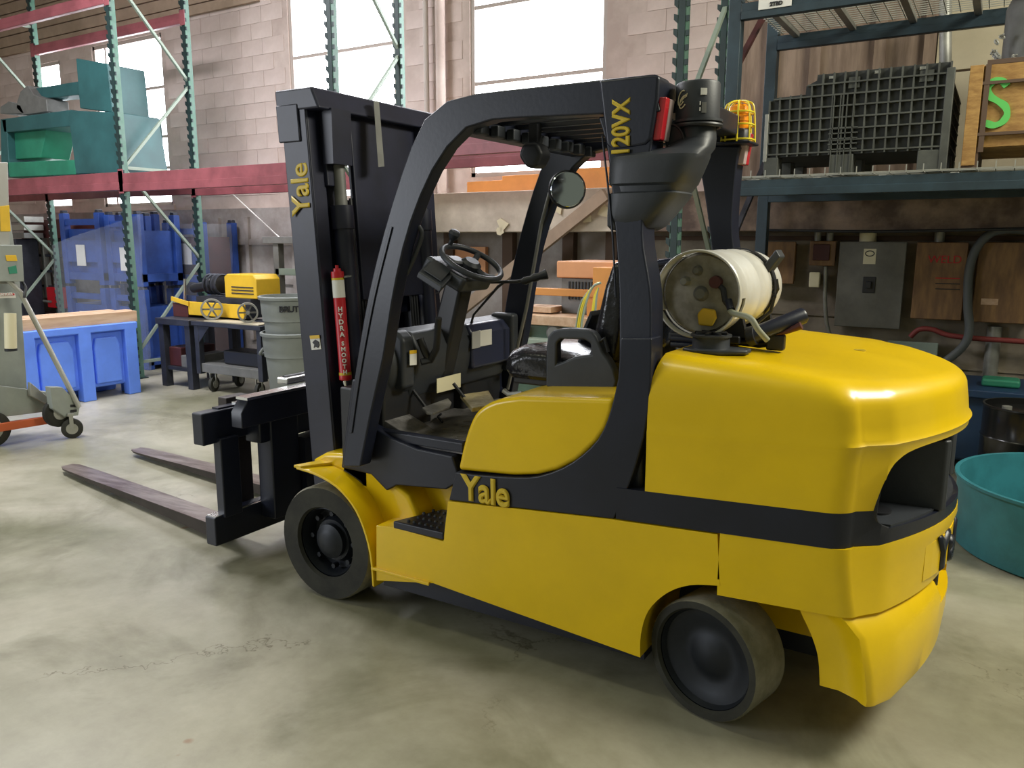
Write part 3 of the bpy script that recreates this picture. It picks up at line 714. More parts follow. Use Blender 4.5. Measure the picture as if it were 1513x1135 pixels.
# --- fenders
def fender(mir):
    oc = smooth(sp([(437, 690), (466, 699), (497, 717), (522, 745), (538, 778), (549, 820), (553, 868)], YN-.01), 3)
    R = []
    for x, z in oc:
        k = min(1, max(0, (x+2.9)/.3)); d = Vector((x+2.622, 0, z-.279)).normalized()*.012
        R.append([(x, YN-.012, z), (x, YN+.26, z+.0), (x-d.x, YN+.26, z-d.z), (x-d.x, YN-.012, z-d.z)])
    b = MB().rings(R)
    if mir: b.mirror(YC)
    b.build('fender', Y_, fk, bevel=.003)
    # outer cheek joining the arc to the body
    P = [hY(x, y, YN+.255) for x, y in [(447, 694), (505, 668), (530, 690), (575, 722), (592, 760), (594, 790), (594, 850), (565, 862)]]
    ins = [(p.x, p.z) for p in P]
    c = MB().prY([(-2.82, .625), (-2.72, .68), (-2.55, .70), (-2.36, .64), (-2.20, .56), (-2.15, .47), (-2.17, .20), (-2.33, .20), (-2.34, .32), (-2.40, .45), (-2.50, .56), (-2.62, .605)], YN+.12, YN+.28)
    if mir: c.mirror(YC)
    c.build('fender_cheek', Y_, fk, bevel=.025, seg=3)
    l = MB().prZ([(-2.32, YN-.015), (-1.99, YN-.015), (-2.0, YN+.01), (-2.19, YN+.16), (-2.33, YN+.16)], .222, .236)
    if mir: l.mirror(YC)
    l.build('fender_lip', Y_, fk, bevel=.003)
fender(0); fender(1)
s0 = MB().prZ([(-2.785, YN-.012), (-2.74, YN-.010), (-2.62, YN+.20), (-2.60, YN+.27), (-2.70, YN+.24)], .632, .645)
s0.build('fender_tip', Y_, fk, bevel=.002); s0.copy().mirror(YC).build('fender_tip', Y_, fk, bevel=.002)
# --- cab floor and black cowl sides
def hp(px, py, Y): p = hY(px, py, Y); return (p.x, p.z)
cs = [hp(508, 690, 2.72), hp(524, 560, 2.72), hp(548, 560, 2.72), hp(552, 628, 2.72), hp(580, 645, 2.72), hp(620, 662, 2.72), hp(672, 673, 2.72), (-1.9, .68), hp(662, 722, 2.72), hp(590, 716, 2.72), hp(575, 724, 2.72), hp(552, 700, 2.72)]
side_part('cowl_side', cs, YN+.10, YN+.16, BK, .008)
MB().box(-2.48, -1.78, YN+.14, YF-.14, .785, .81).build('floor_plate', TREAD, fk, bevel=.004)
MB().prX([(YN+.12, .80), (YN+.17, .80), (YN+.17, .835), (YN+.14, .85), (YN+.12, .84)], -2.46, -1.9).build('sill_lip', BK, fk, bevel=.004)
tp = MB()
for i in range(9):
    for j in range(7):
        x = -2.2+i*.05; y = YN+.32+j*.09; d = .014 if (i+j) % 2 else -.014
        tp.bar((x-.012, y-d, .811), (x+.012, y+d, .811), .006, .004)
tp.build('tread_pattern', TREAD, fk, kind='stuff')
MB().box(-2.60, -2.44, YN+.12, YF-.12, .55, 1.02).build('firewall', PLD, fk, bevel=.01)
# floor mat ramp at the near entry
MB().prY([(-2.42, .81), (-2.20, .81), (-2.24, .83), (-2.42, .90)], YN+.16, YN+.34).build('entry_ramp', TREAD, fk, bevel=.004)
# --- dashboard
def dash():
    m = MB(); prof = [(-2.50, 1.24), (-2.42, 1.285), (-2.34, 1.27), (-2.30, 1.19), (-2.315, 1.06), (-2.36, .95), (-2.50, .93)]
    m.prY(prof, YN+.33, YF-.16); return m
db = dash().build('dashboard', PL, fk, bevel=.018, seg=3)
# rounded near end bulge
R = []
for k in range(9):
    a = k/8*PI/2; s = math.cos(a)*.45+.55 if k < 8 else .45; y = YN+.34-.165*math.sin(a)
    R.append([(-2.40+.085*s*math.cos(t)*1.0, y, 1.12+.15*s*math.sin(t)) for t in [2*PI*i/20 for i in range(20)]])
MB().rings(R).build('dash_end_cap', PL, fk, ang=60)
MB().box(-2.50, -2.36, YN+.15, YN+.52, .80, 1.14).build('cowl_panel', PLD, fk, bevel=.02)
MB().box(-2.50, -2.38, YF-.52, YF-.14, .80, 1.0).build('cowl_panel', PLD, fk, bevel=.02)
MB().prY([(-2.47, 1.0), (-2.295, 1.02), (-2.295, 1.25), (-2.34, 1.29), (-2.47, 1.29)], YN+.22, YN+.31).build('dash_pod', PL, fk, bevel=.02, seg=3)
MB().prY([(-2.47, 1.0), (-2.29, 1.04), (-2.29, 1.22), (-2.33, 1.27), (-2.47, 1.27)], YF-.56, YF-.18).build('dash_cubby', mat('blue grey cover', (.03, .035, .07), .3), fk, bevel=.015, seg=3)
MB().box(-2.42, -2.27, YF-.20, YF-.13, .98, 1.30).build('dash_pod', PL, fk, bevel=.02, seg=3)
def label_on(name, px0, py0, px1, py1, X, m, par=fk, d=.003, lab=None, skew=0):
    P = [hX(px0, py0, X), hX(px1, py0+skew, X), hX(px1, py1+skew, X), hX(px0, py1, X)]
    return MB().loft([p+Vector((d, 0, 0)) for p in P], [p-Vector((.001, 0, 0)) for p in P]).build(name, m, par, label=lab)
label_on('warning_label', 697, 491, 709, 516, -2.286, mat('grey label', (.42, .42, .42), .6), db, skew=-3)
label_on('warning_label', 709, 489, 726, 512, -2.286, WHT, db, lab='white label on dash cover', skew=-3)
label_on('warning_label', 605, 519, 615, 540, -2.283, WHT, db, lab='small white label', skew=-1)
label_on('warning_label', 605, 518, 615, 523, -2.281, YM, db, lab='yellow top of small label', skew=-1)
label_on('paper_notice', 645, 560, 680, 581, -2.30, CRM, db, lab='curled cream notice under the dash', skew=-9)
# steering column and wheel
SWC = Vector((-2.19, 3.27, 1.635)); SN = Vector((-.46, -.10, .88)).normalized()
SWC = hY(697, 388, 3.27); tilt = Vector((.50, -.06, .86)).normalized()
def disc(c, n, r, k=48):
    n = n.normalized(); u = Vector((0, 1, 0)); u = (u-n*u.dot(n)).normalized(); v = n.cross(u)
    return [c+(u*math.cos(2*PI*i/k)+v*math.sin(2*PI*i/k))*r for i in range(k)], u, v
ring, u, v = disc(SWC, tilt, .155)
sw = MB().tube(ring, .0145, 10, True).build('steering_wheel', PL, fk)
MB().lathe(SWC-tilt*.05, SWC+tilt*.012, [(0, .03), (.3, .05), (.75, .052), (1, .035)], 24).build('horn_hub', PL, sw)
for a in (25, 150, 275):
    a = math.radians(a); e_ = SWC+(u*math.cos(a)+v*math.sin(a))*.152; MB().tube(curvept([SWC+(e_-SWC)*.25-tilt*.015, SWC+(e_-SWC)*.6-tilt*.022, e_], 4), [.016]*8+[.011], 8).build('spoke', PL, sw)
a = math.radians(250); kn = SWC+(u*math.cos(a)+v*math.sin(a))*.155
kp = hY(666, 372, 3.20)
kb = min(ring, key=lambda p: (p-hY(657, 380, 3.27)).length)
MB().lathe(kb, kb+tilt*.09, [(0, .012), (.4, .012), (.55, .024), (.8, .030), (.95, .024), (1, .008)], 20).build('spinner_knob', PL, sw)
cb = SWC-tilt*.05; base = Vector((-2.40, 3.20, .98))
MB().loft([Vector((base.x+i*.07, base.y+j*.055, base.z)) for i, j in ((-1, -1), (1, -1), (1, 1), (-1, 1))], [Vector((cb.x-.03+i*.055, cb.y-.02+j*.055, cb.z-.03)) for i, j in ((-1, -1), (1, -1), (1, 1), (-1, 1))]).build('steering_column', PLD, fk, bevel=.02, seg=3)
# column head with display panel
hd0 = cb+Vector((-.04, -.03, -.01))
MB().obox(hd0, Vector((.115, 0, -.055)), Vector((0, .13, 0)), Vector((.02, 0, .035))).build('column_head', PL, fk, bevel=.02, seg=3)
dp = hd0+Vector((-.015, -.155, .0))
dd = MB().obox(dp, Vector((.07, 0, -.035)), Vector((-.0, .06, .035)), Vector((.008, 0, .014))).build('display_panel', PL, fk, bevel=.008)
MB().obox(dp+Vector((.01, -.006, .020)), Vector((.05, 0, -.025)), Vector((0, .04, .022)), Vector((.001, 0, .002))).build('display_glass', mat('display glass', (.05, .055, .06), .15), dd)
# direction lever and hydraulic levers
A = hd0+Vector((.05, .1, .03)); B = hY(780, 412, 3.42); C_ = hY(808, 405, 3.46)
MB().tube([hY(722, 417, 3.38), hY(765, 416, 3.4), B], .008, 8).build('lever_bar', PLD, fk)
MB().lathe(hY(770, 417, 3.4), C_, [(0, .010), (.15, .020), (.4, .015), (.5, .022), (.7, .018), (1, .026), (1.02, .02)], 16).build('twist_lever', PLD, fk)
for d in (0, .035, .07):
    MB().tube([hY(696, 478, 3.45+d), hY(700, 465, 3.45+d), hY(737, 423-d*20, 3.45+d), hY(744, 418-d*20, 3.45+d)], .006, 8).build('lever_rod', CHR if d == .035 else PLD, fk)
# park brake lever
MB().tube([hX(622, 535, -2.27), hX(636, 532, -2.24), hX(645, 515, -2.2), hX(648, 470, -2.16)], [.016, .018, .017, .016], 10).build('parking_brake_lever', PLD, fk, label='black parking brake handle')
MB().tube([hX(620, 500, -2.28), hX(628, 520, -2.26), hX(634, 532, -2.25)], .018, 10).build('brake_bracket', PLD, fk)
# pedals
def pedal(name, pix, z, m, d=.012, arm=True):
    P = [hZ(x, y, z) for x, y in pix]; c = sum(P, Vector())/len(P)
    o = MB().loft([p for p in P], [p-Vector((0, 0, d)) for p in P]).build(name, m, fk, bevel=.004)
    if arm: MB().tube([c-Vector((0, 0, .01)), c+Vector((-.06, 0, -.03)), c+Vector((-.15, 0, .06))], .009, 8).build('pedal_arm', PLD, o)
pedal('inching_pedal', [(623, 602), (662, 588), (667, 594), (664, 601), (640, 610), (630, 609)], .93, TREAD)
pedal('brake_pedal', [(680, 583), (722, 577), (734, 597), (697, 603)], .95, TAN, .02)
MB().tube([hZ(651, 612, .83), hZ(647, 616, .84), hZ(654, 624, .82)], .006, 8).build('pedal_spring', PLD, fk)
# --- seat
st = MB()
def seat_profile(y): pass
sx0 = hY(757, 560, 2.95).x; 
R = []
for k, (y, w) in enumerate([(2.93, .75), (2.96, .92), (3.02, 1), (3.27, 1.0), (3.50, 1), (3.57, .92), (3.61, .75)]):
    P = [(-1.83, 1.10), (-1.86, 1.14), (-1.84, 1.20), (-1.76, 1.235), (-1.6, 1.235), (-1.42, 1.22), (-1.33, 1.24), (-1.33, 1.10)]
    cx, cz = -1.58, 1.14
    R.append([(cx+(x-cx)*w, y, cz+(z-cz)*w+(.012 if y in (3.02, 3.50) else 0)) for x, z in P])
se = MB().rings(R).build('seat_cushion', VIN, fk, bevel=.02, seg=3, ang=60)
R = []
for y, w in [(2.95, .6), (2.98, .9), (3.04, 1), (3.27, .95), (3.5, 1), (3.56, .9), (3.59, .6)]:
    P = [(-1.40, 1.20), (-1.42, 1.32), (-1.37, 1.52), (-1.33, 1.62), (-1.26, 1.62), (-1.26, 1.4), (-1.30, 1.2)]
    cx, cz = -1.33, 1.4
    R.append([(cx+(x-cx)*w, y, cz+(z-cz)*(.8+.2*w)) for x, z in P])
MB().rings(R).build('seat_back', VIN, fk, bevel=.02, seg=3, ang=60)
MB().box(-1.80, -1.30, 2.97, 3.57, 1.075, 1.125).build('seat_base', PLD, fk, bevel=.01)
for mir in (0, 1):
    Yh = 2.88
    outer = sp([(806, 572), (807, 510), (812, 493), (826, 486), (866, 487), (880, 497), (890, 520), (906, 545), (906, 580), (850, 585)], Yh)
    inner = sp([(822, 538), (822, 508), (828, 501), (862, 502), (872, 508), (873, 524), (850, 527), (835, 533)], Yh)
    o_ = MB().prY(smooth(outer, 2), Yh, Yh+.05)
    if mir: o_.mirror(YC)
    hr = o_.build('hip_restraint', PL, fk)
    ct = MB().prY(inner, Yh-.1, Yh+.2)
    if mir: ct.mirror(YC)
    cut(hr, [ct])
    bv = hr.modifiers.new('bevel', 'BEVEL'); bv.width = .01; bv.segments = 3; bv.limit_method = 'ANGLE'; bv.angle_limit = math.radians(50); bv.harden_normals = True
MB().tube([hY(744, 577, 2.98), hY(752, 583, 2.98), hY(772, 582, 2.98)], .012, 8).build('seat_adjust_lever', GALV, fk)
MB().prY(sp([(871, 520), (872, 528), (902, 462), (899, 455)], 3.5), 3.3, 3.56).build('seat_back_edge', WHT if 0 else PL, fk, bevel=.004)
MB().tube([hY(868, 536, 2.9), hY(880, 510, 2.9), hY(893, 500, 2.9), hY(899, 520, 2.9)], .008, 8).build('seat_belt', PLD, fk)
# windscreen-side strap / rod by the far pillar
MB().tube([hY(750, 575, 3.7), hY(778, 455, 3.72), hY(800, 330, 3.76), hY(812, 285, 3.78)], .010, 8).build('guard_rod', GREYST, fk)
# --- mirrors
mc = hY(838, 280, 3.78)
mn = (Vector((.62, -.75, .0))).normalized(); 
mr = MB().lathe(mc+mn*.01, mc-mn*.03, [(0, .096), (.3, .10), (1, .085)], 40).build('side_mirror', PLD, fk)
MB().lathe(mc+mn*.012, mc+mn*.016, [(0, .090), (1, .086)], 40).build('mirror_glass', GLS, mr)
MB().tube([mc-mn*.02, mc+Vector((-.05, .05, .04)), hY(815, 250, 3.80)], .009, 8).build('mirror_arm', PLD, mr)
w1 = hY(792, 230, 3.1)
wl = MB().prY([(w1.x-.06, w1.z+.0), (w1.x-.035, w1.z+.05), (w1.x+.035, w1.z+.05), (w1.x+.062, w1.z), (w1.x+.03, w1.z-.055), (w1.x-.02, w1.z-.055)], 3.04, 3.14).build('work_light', PLD, fk, bevel=.02, seg=3)
MB().box(w1.x-.02, w1.x+.02, 3.07, 3.11, w1.z+.04, 2.19).build('light_bracket', PLD, wl)

MB().tube(curvept([hY(586, 402, 2.70), hY(597, 407, 2.72), hY(606, 394, 2.73), (hY(623, 350, 2.74)), hY(618, 334, 2.73), hY(606, 326, 2.72), hY(600, 327, 2.70)], 4), .010, 10).build('grab_handle', PL, fk)
# --- air intake on the near rear post
pc = hY(1032, 121, 2.86); pb = hY(1031, 178, 2.86)
pt = Vector((pc.x, 2.86, 2.245)); pbm = Vector((pc.x+.002, 2.86, 2.105))
pr_ = MB().lathe(pbm, pt, [(0, .080), (.02, .088), (.08, .088), (.08, .077), (.93, .077), (.98, .074), (1, .068), (1.0, .001)], 44).build('precleaner', PL, fk)
cl_ = MB().tube([pbm+Vector((.082*math.cos(2*PI*i/32), .082*math.sin(2*PI*i/32), -.008)) for i in range(32)], .008, 8, True).build('hose_clamp', PLD, fk)
MB().cyl(pbm+Vector((-.095, -.03, -.008)), pbm+Vector((-.118, -.03, -.008)), .007, n=10).build('clamp_screw', CHR, cl_)
lm = frame(pt+Vector((-.062, -.061, -.065)), (1, -1.0, .25), (0, 0, 1))
# swirl emblem on the precleaner: two open rings and small lettering
def curved(ang, z, dr=.001): a = math.radians(ang); return pbm+Vector(((.078+dr)*math.cos(a), (.078+dr)*math.sin(a), z))
for k, (a0, z0, ra, rz) in enumerate([(-118, .082, 13, .022), (-112, .068, 12, .018)]):
    MB().tube([curved(a0+ra*math.cos(t), z0+rz*math.sin(t)+.010*math.cos(t)) for t in [math.radians(40+q*22) for q in range(13)]], .0022, 6).build('swirl_emblem', CRM, pr_)
for q in range(6): MB().tube([curved(-123+q*4.2, .066+q*.0035), curved(-121+q*4.2, .078+q*.0035)], .0016, 5).build('emblem_letter', CRM, pr_)
for a0, z0, w, h, m in ((-58, .098, 16, .022, WHT), (-56, .045, 12, .035, GREYST), (-66, .06, 3, .012, WHT), (-66, .04, 3, .012, WHT)):
    R = [[curved(a0-w/2+w*i/4, z0-h/2, .0015), curved(a0-w/2+w*i/4, z0+h/2, .0015), curved(a0-w/2+w*i/4, z0+h/2, -.002), curved(a0-w/2+w*i/4, z0-h/2, -.002)] for i in range(5)]
    MB().rings(R).build('maker_label', m, pr_)
# intake duct: sections from the base up to the neck
def sec(x0, x1, y0, y1, z, n=28, pw=4.0, zt=0.):
    cx, cy, a, b = (x0+x1)/2, (y0+y1)/2, (x1-x0)/2, (y1-y0)/2; out = []
    for i in range(n):
        t = 2*PI*i/n; c, s = math.cos(t), math.sin(t)
        out.append((cx+a*math.copysign(abs(c)**(2/pw), c), cy+b*math.copysign(abs(s)**(2/pw), s), z+zt*c))
    return out
Yd0, Yd1 = 2.66, 2.92
def hx(px, py): return hY(px, py, Yd0).x
S = [sec(-1.235, -1.10, Yd0+.03, Yd1-.03, 1.735), sec(-1.245, -1.07, Yd0+.01, Yd1-.02, 1.75), sec(-1.245, -1.035, Yd0, Yd1, 1.79),
     sec(-1.245, -.985, Yd0, Yd1, 1.848), sec(-1.245, -.977, Yd0, Yd1, 1.862), sec(-1.235, -.98, Yd0+.014, Yd1, 1.868), sec(-1.235, -.965, Yd0+.014, Yd1, 1.888), sec(-1.245, -.955, Yd0, Yd1, 1.896),
     sec(-1.245, -.935, Yd0, Yd1, 1.94), sec(-1.245, -.92, Yd0, Yd1, 1.975), sec(-1.24, -.915, Yd0+.005, Yd1, 1.99), sec(-1.20, -.913, Yd0+.03, Yd1+.01, 2.002, pw=3)]
S += [sec(pc.x-.10, -.905, 2.75, 2.935, 2.022, pw=2.6), sec(pc.x-.066, -.903, 2.79, 2.93, 2.055, pw=2.2), sec(pc.x-.066, pc.x+.066, 2.794, 2.926, 2.105, pw=2)]
MB().rings(S).build('intake_duct', PL, fk, ang=40)
e0 = hY(999, 207, 2.8); MB().tube([e0+Vector((.034*math.cos(t)-.012*math.sin(t), -.012, .052*math.sin(t))) for t in [2*PI*i/24 for i in range(24)]], .005, 6, True).build('duct_opening_rim', PLD, fk)
MB().add([tuple(e0+Vector((.030*math.cos(t)-.012*math.sin(t), -.006, .048*math.sin(t)))) for t in [2*PI*i/24 for i in range(24)]]+[tuple(e0+Vector((.030*math.cos(t)-.012*math.sin(t), .05, .048*math.sin(t)))) for t in [2*PI*i/24 for i in range(24)]], [tuple(range(24)), tuple(range(24, 48))[::-1]]+[(i, (i+1) % 24, 24+(i+1) % 24, 24+i) for i in range(24)]).build('duct_opening', PLD, fk)
MB().box(-1.08, -1.0, 2.86, 2.90, 2.15, 2.19).build('precleaner_bracket', BK, fk)
# --- beacon on the far rear corner
bc = hY(1092, 175, 3.74); bx, by, bz = bc.x, 3.74, 2.135
MB().box(bx-.16, bx+.075, by-.075, by+.075, bz-.012, bz).build('beacon_shelf', BK, fk, bevel=.004)
be = MB().lathe((bx, by, bz), (bx, by, bz+.06), [(0, .052), (.8, .052), (1, .046)], 28).build('beacon', PLD, fk)
MB().lathe((bx, by, bz+.055), (bx, by, bz+.165), [(0, .046), (.1, .048), (.3, .044), (.34, .048), (.6, .044), (.64, .048), (.9, .043), (1, .03), (1, .001)], 28).build('beacon_lens', AMB, be)
cg = [.075, .072, .06]
for zz, s_ in ((.01, .070), (.075, .067), (.13, .062)):
    MB().tube([(bx+s_*math.copysign(abs(math.cos(t))**.6, math.cos(t)), by+s_*math.copysign(abs(math.sin(t))**.6, math.sin(t)), bz+zz) for t in [2*PI*i/24 for i in range(24)]], .0042, 6, True).build('guard_hoop', YW, be)
for k in range(4):
    a = PI*k/4+.2; c_, s_ = math.cos(a), math.sin(a)
    P = [(1, .0, .074), (1, .08, .070), (1, .145, .063), (.85, .172, .058), (0, .182, .056), (-.85, .172, .058), (-1, .145, .063), (-1, .08, .070), (-1, .0, .074)]
    MB().tube(curvept([(bx+c_*q*r, by+s_*q*r, bz+z) for q, z, r in P], 3), .0042, 6).build('guard_wire', YW, be)
hb_ = hY(1124, 232, 3.84)

# --- propane tank, lying across the truck
TX, TZ, TR = -.945, 1.505, .157
def T(t): return Vector((TX+.00*t, 2.86+t, TZ))
tk = MB().lathe(T(.0), T(1.0), [(.055, .001), (.055, .09), (.06, .12), (.075, .138), (.10, .149), (.14, .155), (.25, .156), (.262, .160), (.285, .160), (.297, .156), (.40, .156), (.412, .160), (.435, .160), (.447, .156), (.60, .156), (.66, .152), (.70, .135), (.73, .10), (.74, .001)], 64)
tank = tag(tk.build('propane_tank', TANK, bevel=0, ang=45), 'dented off white propane tank strapped across the counterweight top', 'tank')
WM[tank.name] = Matrix()
cr = MB().lathe(T(0), T(1), [(.0, .152), (-.006, .156), (-.006, .160), (.0, .163), (.008, .160), (.09, .160), (.09, .154), (.0, .152)], 64, cap=False)
col = cr.build('collar', TANK, tank, ang=60)
cutz = []
for a0, a1 in ((205, 262), (-32, -4), (100, 118)):
    pts = []
    for r in (.13, .19):
        rng = [a0+(a1-a0)*k/8 for k in range(9)]
        if r == .19: rng = rng[::-1]
        pts += [(TX+r*math.cos(math.radians(a)), TZ+r*math.sin(math.radians(a))) for a in rng]
    cutz.append(MB().prY(pts, 2.86+.022, 2.86+.068))
cut(col, cutz)
MB().lathe(T(.045), T(.075), [(0, .02), (.0, .14), (1, .152)], 48).build('tank_end', TANKD, tank)
def tp_(dx, dz, y): return Vector((TX+dx, 2.86+y, TZ+dz))
MB().lathe(tp_(.0, .0, .05), tp_(0, 0, .03), [(0, .030), (.5, .028), (1, .018), (1, .001)], 24).build('fill_boss', GREYST, tank)
MB().lathe(tp_(-.06, .045, .05), tp_(-.06, .045, .018), [(0, .018), (.6, .018), (1, .012)], 16).build('relief_valve', GALV, tank)
MB().lathe(tp_(-.015, .085, .05), tp_(-.015, .085, .02), [(0, .02), (.6, .018), (1, .010)], 16).build('gauge', GREYST, tank)
MB().lathe(tp_(.06, .045, .05), tp_(.06, .045, .010), [(0, .02), (.5, .024), (1, .022)], 20).build('valve_wheel', DRED, tank)
MB().tube([tp_(.06, .045, .03), tp_(.09, .02, .02), tp_(.10, -.02, .015), tp_(.125, -.05, .012)], .011, 8).build('service_valve', PLD, tank)
MB().prY([(TX+.035-.032, TZ-.115), (TX+.035-.038, TZ-.075), (TX+.035-.02, TZ-.05), (TX+.035+.03, TZ-.055), (TX+.035+.036, TZ-.085), (TX+.035+.02, TZ-.118)], 2.86+.015, 2.86+.03).build('yellow_cap', YM, tank, bevel=.008, label='yellow plastic dust cap')
# strap and bracket
SR = MB(); A_ = [tuple(T(.50)+Vector((.165*math.cos(a), 0, .165*math.sin(a)))) for a in [math.radians(200-q*8) for q in range(31)]]
R = [[Vector(p)+Vector((0, -.02, 0)), Vector(p)+Vector((0, .02, 0)), (Vector(p)-T(.5))*.975+T(.5)+Vector((0, .02, 0)), (Vector(p)-T(.5))*.975+T(.5)+Vector((0, -.02, 0))] for p in A_]
MB().rings(R).build('tank_strap', PLD, fk)
MB().obox(T(.50)+Vector((.14, 0, .095)), Vector((.008, 0, -.013))*1.2, Vector((0, .045, 0)), Vector((.035, 0, .05))).build('strap_buckle', PL, fk, bevel=.006)
MB().tube([T(.48)+Vector((.17, 0, .04)), T(.48)+Vector((.178, 0, 0)), T(.48)+Vector((.172, 0, -.03)), T(.48)+Vector((.150, 0, .0)), T(.48)+Vector((.155, 0, .04))], .006, 8, True).build('strap_hook', PLD, fk)
MB().tube([T(.48)+Vector((.165, 0, -.03)), T(.48)+Vector((.155, 0, -.09)), T(.44)+Vector((.10, 0, -.15))], .007, 8).build('strap_bolt', PLD, fk)
MB().box(TX-.15, TX+.13, 2.98, 3.48, 1.315, 1.345).build('tank_cradle', PLD, fk, bevel=.006)
for y in (3.0, 3.40): MB().prY([(TX-.15, 1.34), (TX+.15, 1.34), (TX+.13, 1.42), (TX+.07, 1.365), (TX-.07, 1.365), (TX-.13, 1.42)], y, y+.03).build('cradle_saddle', PLD, fk)
# swing pivot cup
cu = hY(1050, 530, 2.86); cx_, cy_ = -.875, 2.86
MB().prZ([(cx_-.095, cy_-.07), (cx_-.04, cy_-.095), (cx_+.05, cy_-.09), (cx_+.13, cy_-.02), (cx_+.13, cy_+.04), (cx_-.08, cy_+.10)], TOPZ(cx_)+.0, TOPZ(cx_)+.018).build('pivot_plate', PL, fk, bevel=.008)
pv = MB().lathe((cx_-.01, cy_, 1.30), (cx_-.01, cy_, 1.362), [(0, .074), (.15, .068), (.85, .066), (.88, .074), (1, .074), (1, .001)], 36).build('pivot_cup', PL, fk)
for k in range(4): MB().obox((cx_-.01, cy_, 1.366), Vector((math.cos(k*.8), math.sin(k*.8), 0))*.06, Vector((-math.sin(k*.8), math.cos(k*.8), 0))*.006, Vector((0, 0, .005))).build('cup_rib', PLD, pv)
# tubular arm, latch and hose
a_ = hY(1108, 497, 2.95); b_ = hY(1190, 465, 3.05)
arm = MB().lathe(a_, b_, [(0, .022), (0, .030), (.96, .030), (1, .024)], 24).build('swing_arm', BK, fk)
MB().lathe(a_-Vector((.012, 0, .004)), a_+Vector((.02, 0, .006)), [(0, .024), (.2, .036), (1, .036)], 24).build('arm_socket', PLD, fk)
MB().box(-.72, -.655, 2.99, 3.03, 1.30, 1.36).build('latch', BK, fk, bevel=.008)
MB().tube([hY(1145, 495, 3.0), hY(1165, 489, 3.0), hY(1184, 481, 3.0)], [.007, .01, .014], 10).build('latch_handle', DRED, fk)
MB().tube([hY(1135, 497, 3.0), hY(1143, 493, 3.0)], .012, 10).build('latch_pin', CHR, fk)
MB().tube(curvept([tp_(.115, -.03, .015), tp_(.135, -.06, -.01), hY(1108, 470, 2.82), hY(1120, 487, 2.82), hY(1134, 503, 2.84)], 4), .011, 10).build('fuel_hose', HOSE, fk)
MB().cyl(tp_(.112, -.02, .015), tp_(.130, -.05, -.005), .014, n=12).build('hose_coupling', BK, fk)
for z_ in (1.322, 1.34): MB().cyl(hY(992, 500+(1.34-z_)*500, 2.98), hY(1060, 505+(1.34-z_)*400, 2.98), .012, n=12).build('cradle_tube', BK, fk)
MB().tube([(-1.02, 3.05, 1.335), (-.9, 3.05, 1.325), (-.75, 3.02, 1.32), (-.70, 3.01, 1.33)], .018, 10).build('cradle_tube', BK, fk)
MB().tube([(-1.08, 2.95, 1.62), (-1.14, 2.95, 1.61)], .014, 10).build('tank_stop', BK, fk)
MB().tube([(-1.06, 3.05, 1.50), (-1.15, 3.0, 1.51)], .014, 10).build('tank_stop', BK, fk)

# --- mast, leaning slightly forward
ml = math.tan(math.radians(3.6))
def mx(x, z): return x-(z-.57)*ml
def channel(name, x0, x1, y0, y1, z0, z1, m=BKG, bev=.006):
    b = MB(); b.loft([(mx(x, z0), y, z0) for x, y in ((x0, y0), (x1, y0), (x1, y1), (x0, y1))], [(mx(x, z1), y, z1) for x, y in ((x0, y0), (x1, y0), (x1, y1), (x0, y1))])
    return b.build(name, m, fk, bevel=bev)
for mir in (0, 1):
    def yv(a, b): return (a, b) if not mir else (2*YC-b, 2*YC-a)
    channel('outer_mast_web', -2.875, -2.715, *yv(2.795, 2.822), .10, 2.30)
    channel('outer_mast_flange', -2.745, -2.71, *yv(2.80, 2.89), .10, 2.30)
    channel('outer_mast_flange', -2.88, -2.85, *yv(2.80, 2.89), .10, 2.30)
    channel('inner_mast_web', -2.90, -2.75, *yv(2.90, 2.93), .12, 2.33)
    channel('inner_mast_flange', -2.775, -2.745, *yv(2.90, 3.0), .12, 2.33)
    channel('inner_mast_flange', -2.91, -2.885, *yv(2.90, 3.0), .12, 2.33)
    y = yv(2.955, 2.955)[0]
    MB().cyl((mx(-2.685, .35), y, .35), (mx(-2.685, 1.78), y, 1.78), .047, n=24).build('lift_cylinder', BKG, fk)
    MB().cyl((mx(-2.685, 1.75), y, 1.75), (mx(-2.685, 1.86), y, 1.86), .055, n=24).build('cylinder_gland', BKG, fk)
    MB().cyl((mx(-2.685, 1.8), y, 1.8), (mx(-2.685, 2.25), y, 2.25), .03, n=20).build('cylinder_rod', GREYST, fk)
    y2 = yv(3.06, 3.06)[0]
    for q in range(3):
        yq = y2+(q-1)*.022
        MB().tube([(mx(-2.70, .5), yq, .5), (mx(-2.70, 1.2), yq+.004, 1.2), (mx(-2.70, 1.9), yq, 1.9)], .009, 8).build('mast_hose', PLD, fk)
    # lower mast mount with tilt boss
    MB().prY([(-2.76, .30), (-2.60, .30), (-2.56, .45), (-2.62, .66), (-2.72, .70), (-2.76, .62)], *yv(2.83, 2.95)).build('mast_mount', BK, fk, bevel=.02, seg=3)
    MB().cyl((-2.66, yv(2.80, 2.84)[0], .50), (-2.66, yv(2.80, 2.84)[1], .50), .06, n=24).build('pivot_cap', BK, fk)
# upper cover plate on the near outer web
channel('web_cover', -2.895, -2.755, 2.785, 2.80, 2.15, 2.32)
channel('mast_shroud', -2.70, -2.675, 3.05, 3.70, 1.40, 2.32); channel('mast_shroud', -2.72, -2.69, 2.88, 2.99, 1.95, 2.32)
MB().prX([(2.99, 2.30), (3.07, 2.30), (3.07, 2.08), (3.03, 2.11), (2.99, 2.13)], -2.82, -2.80).build('chain_guard', BKG, fk)
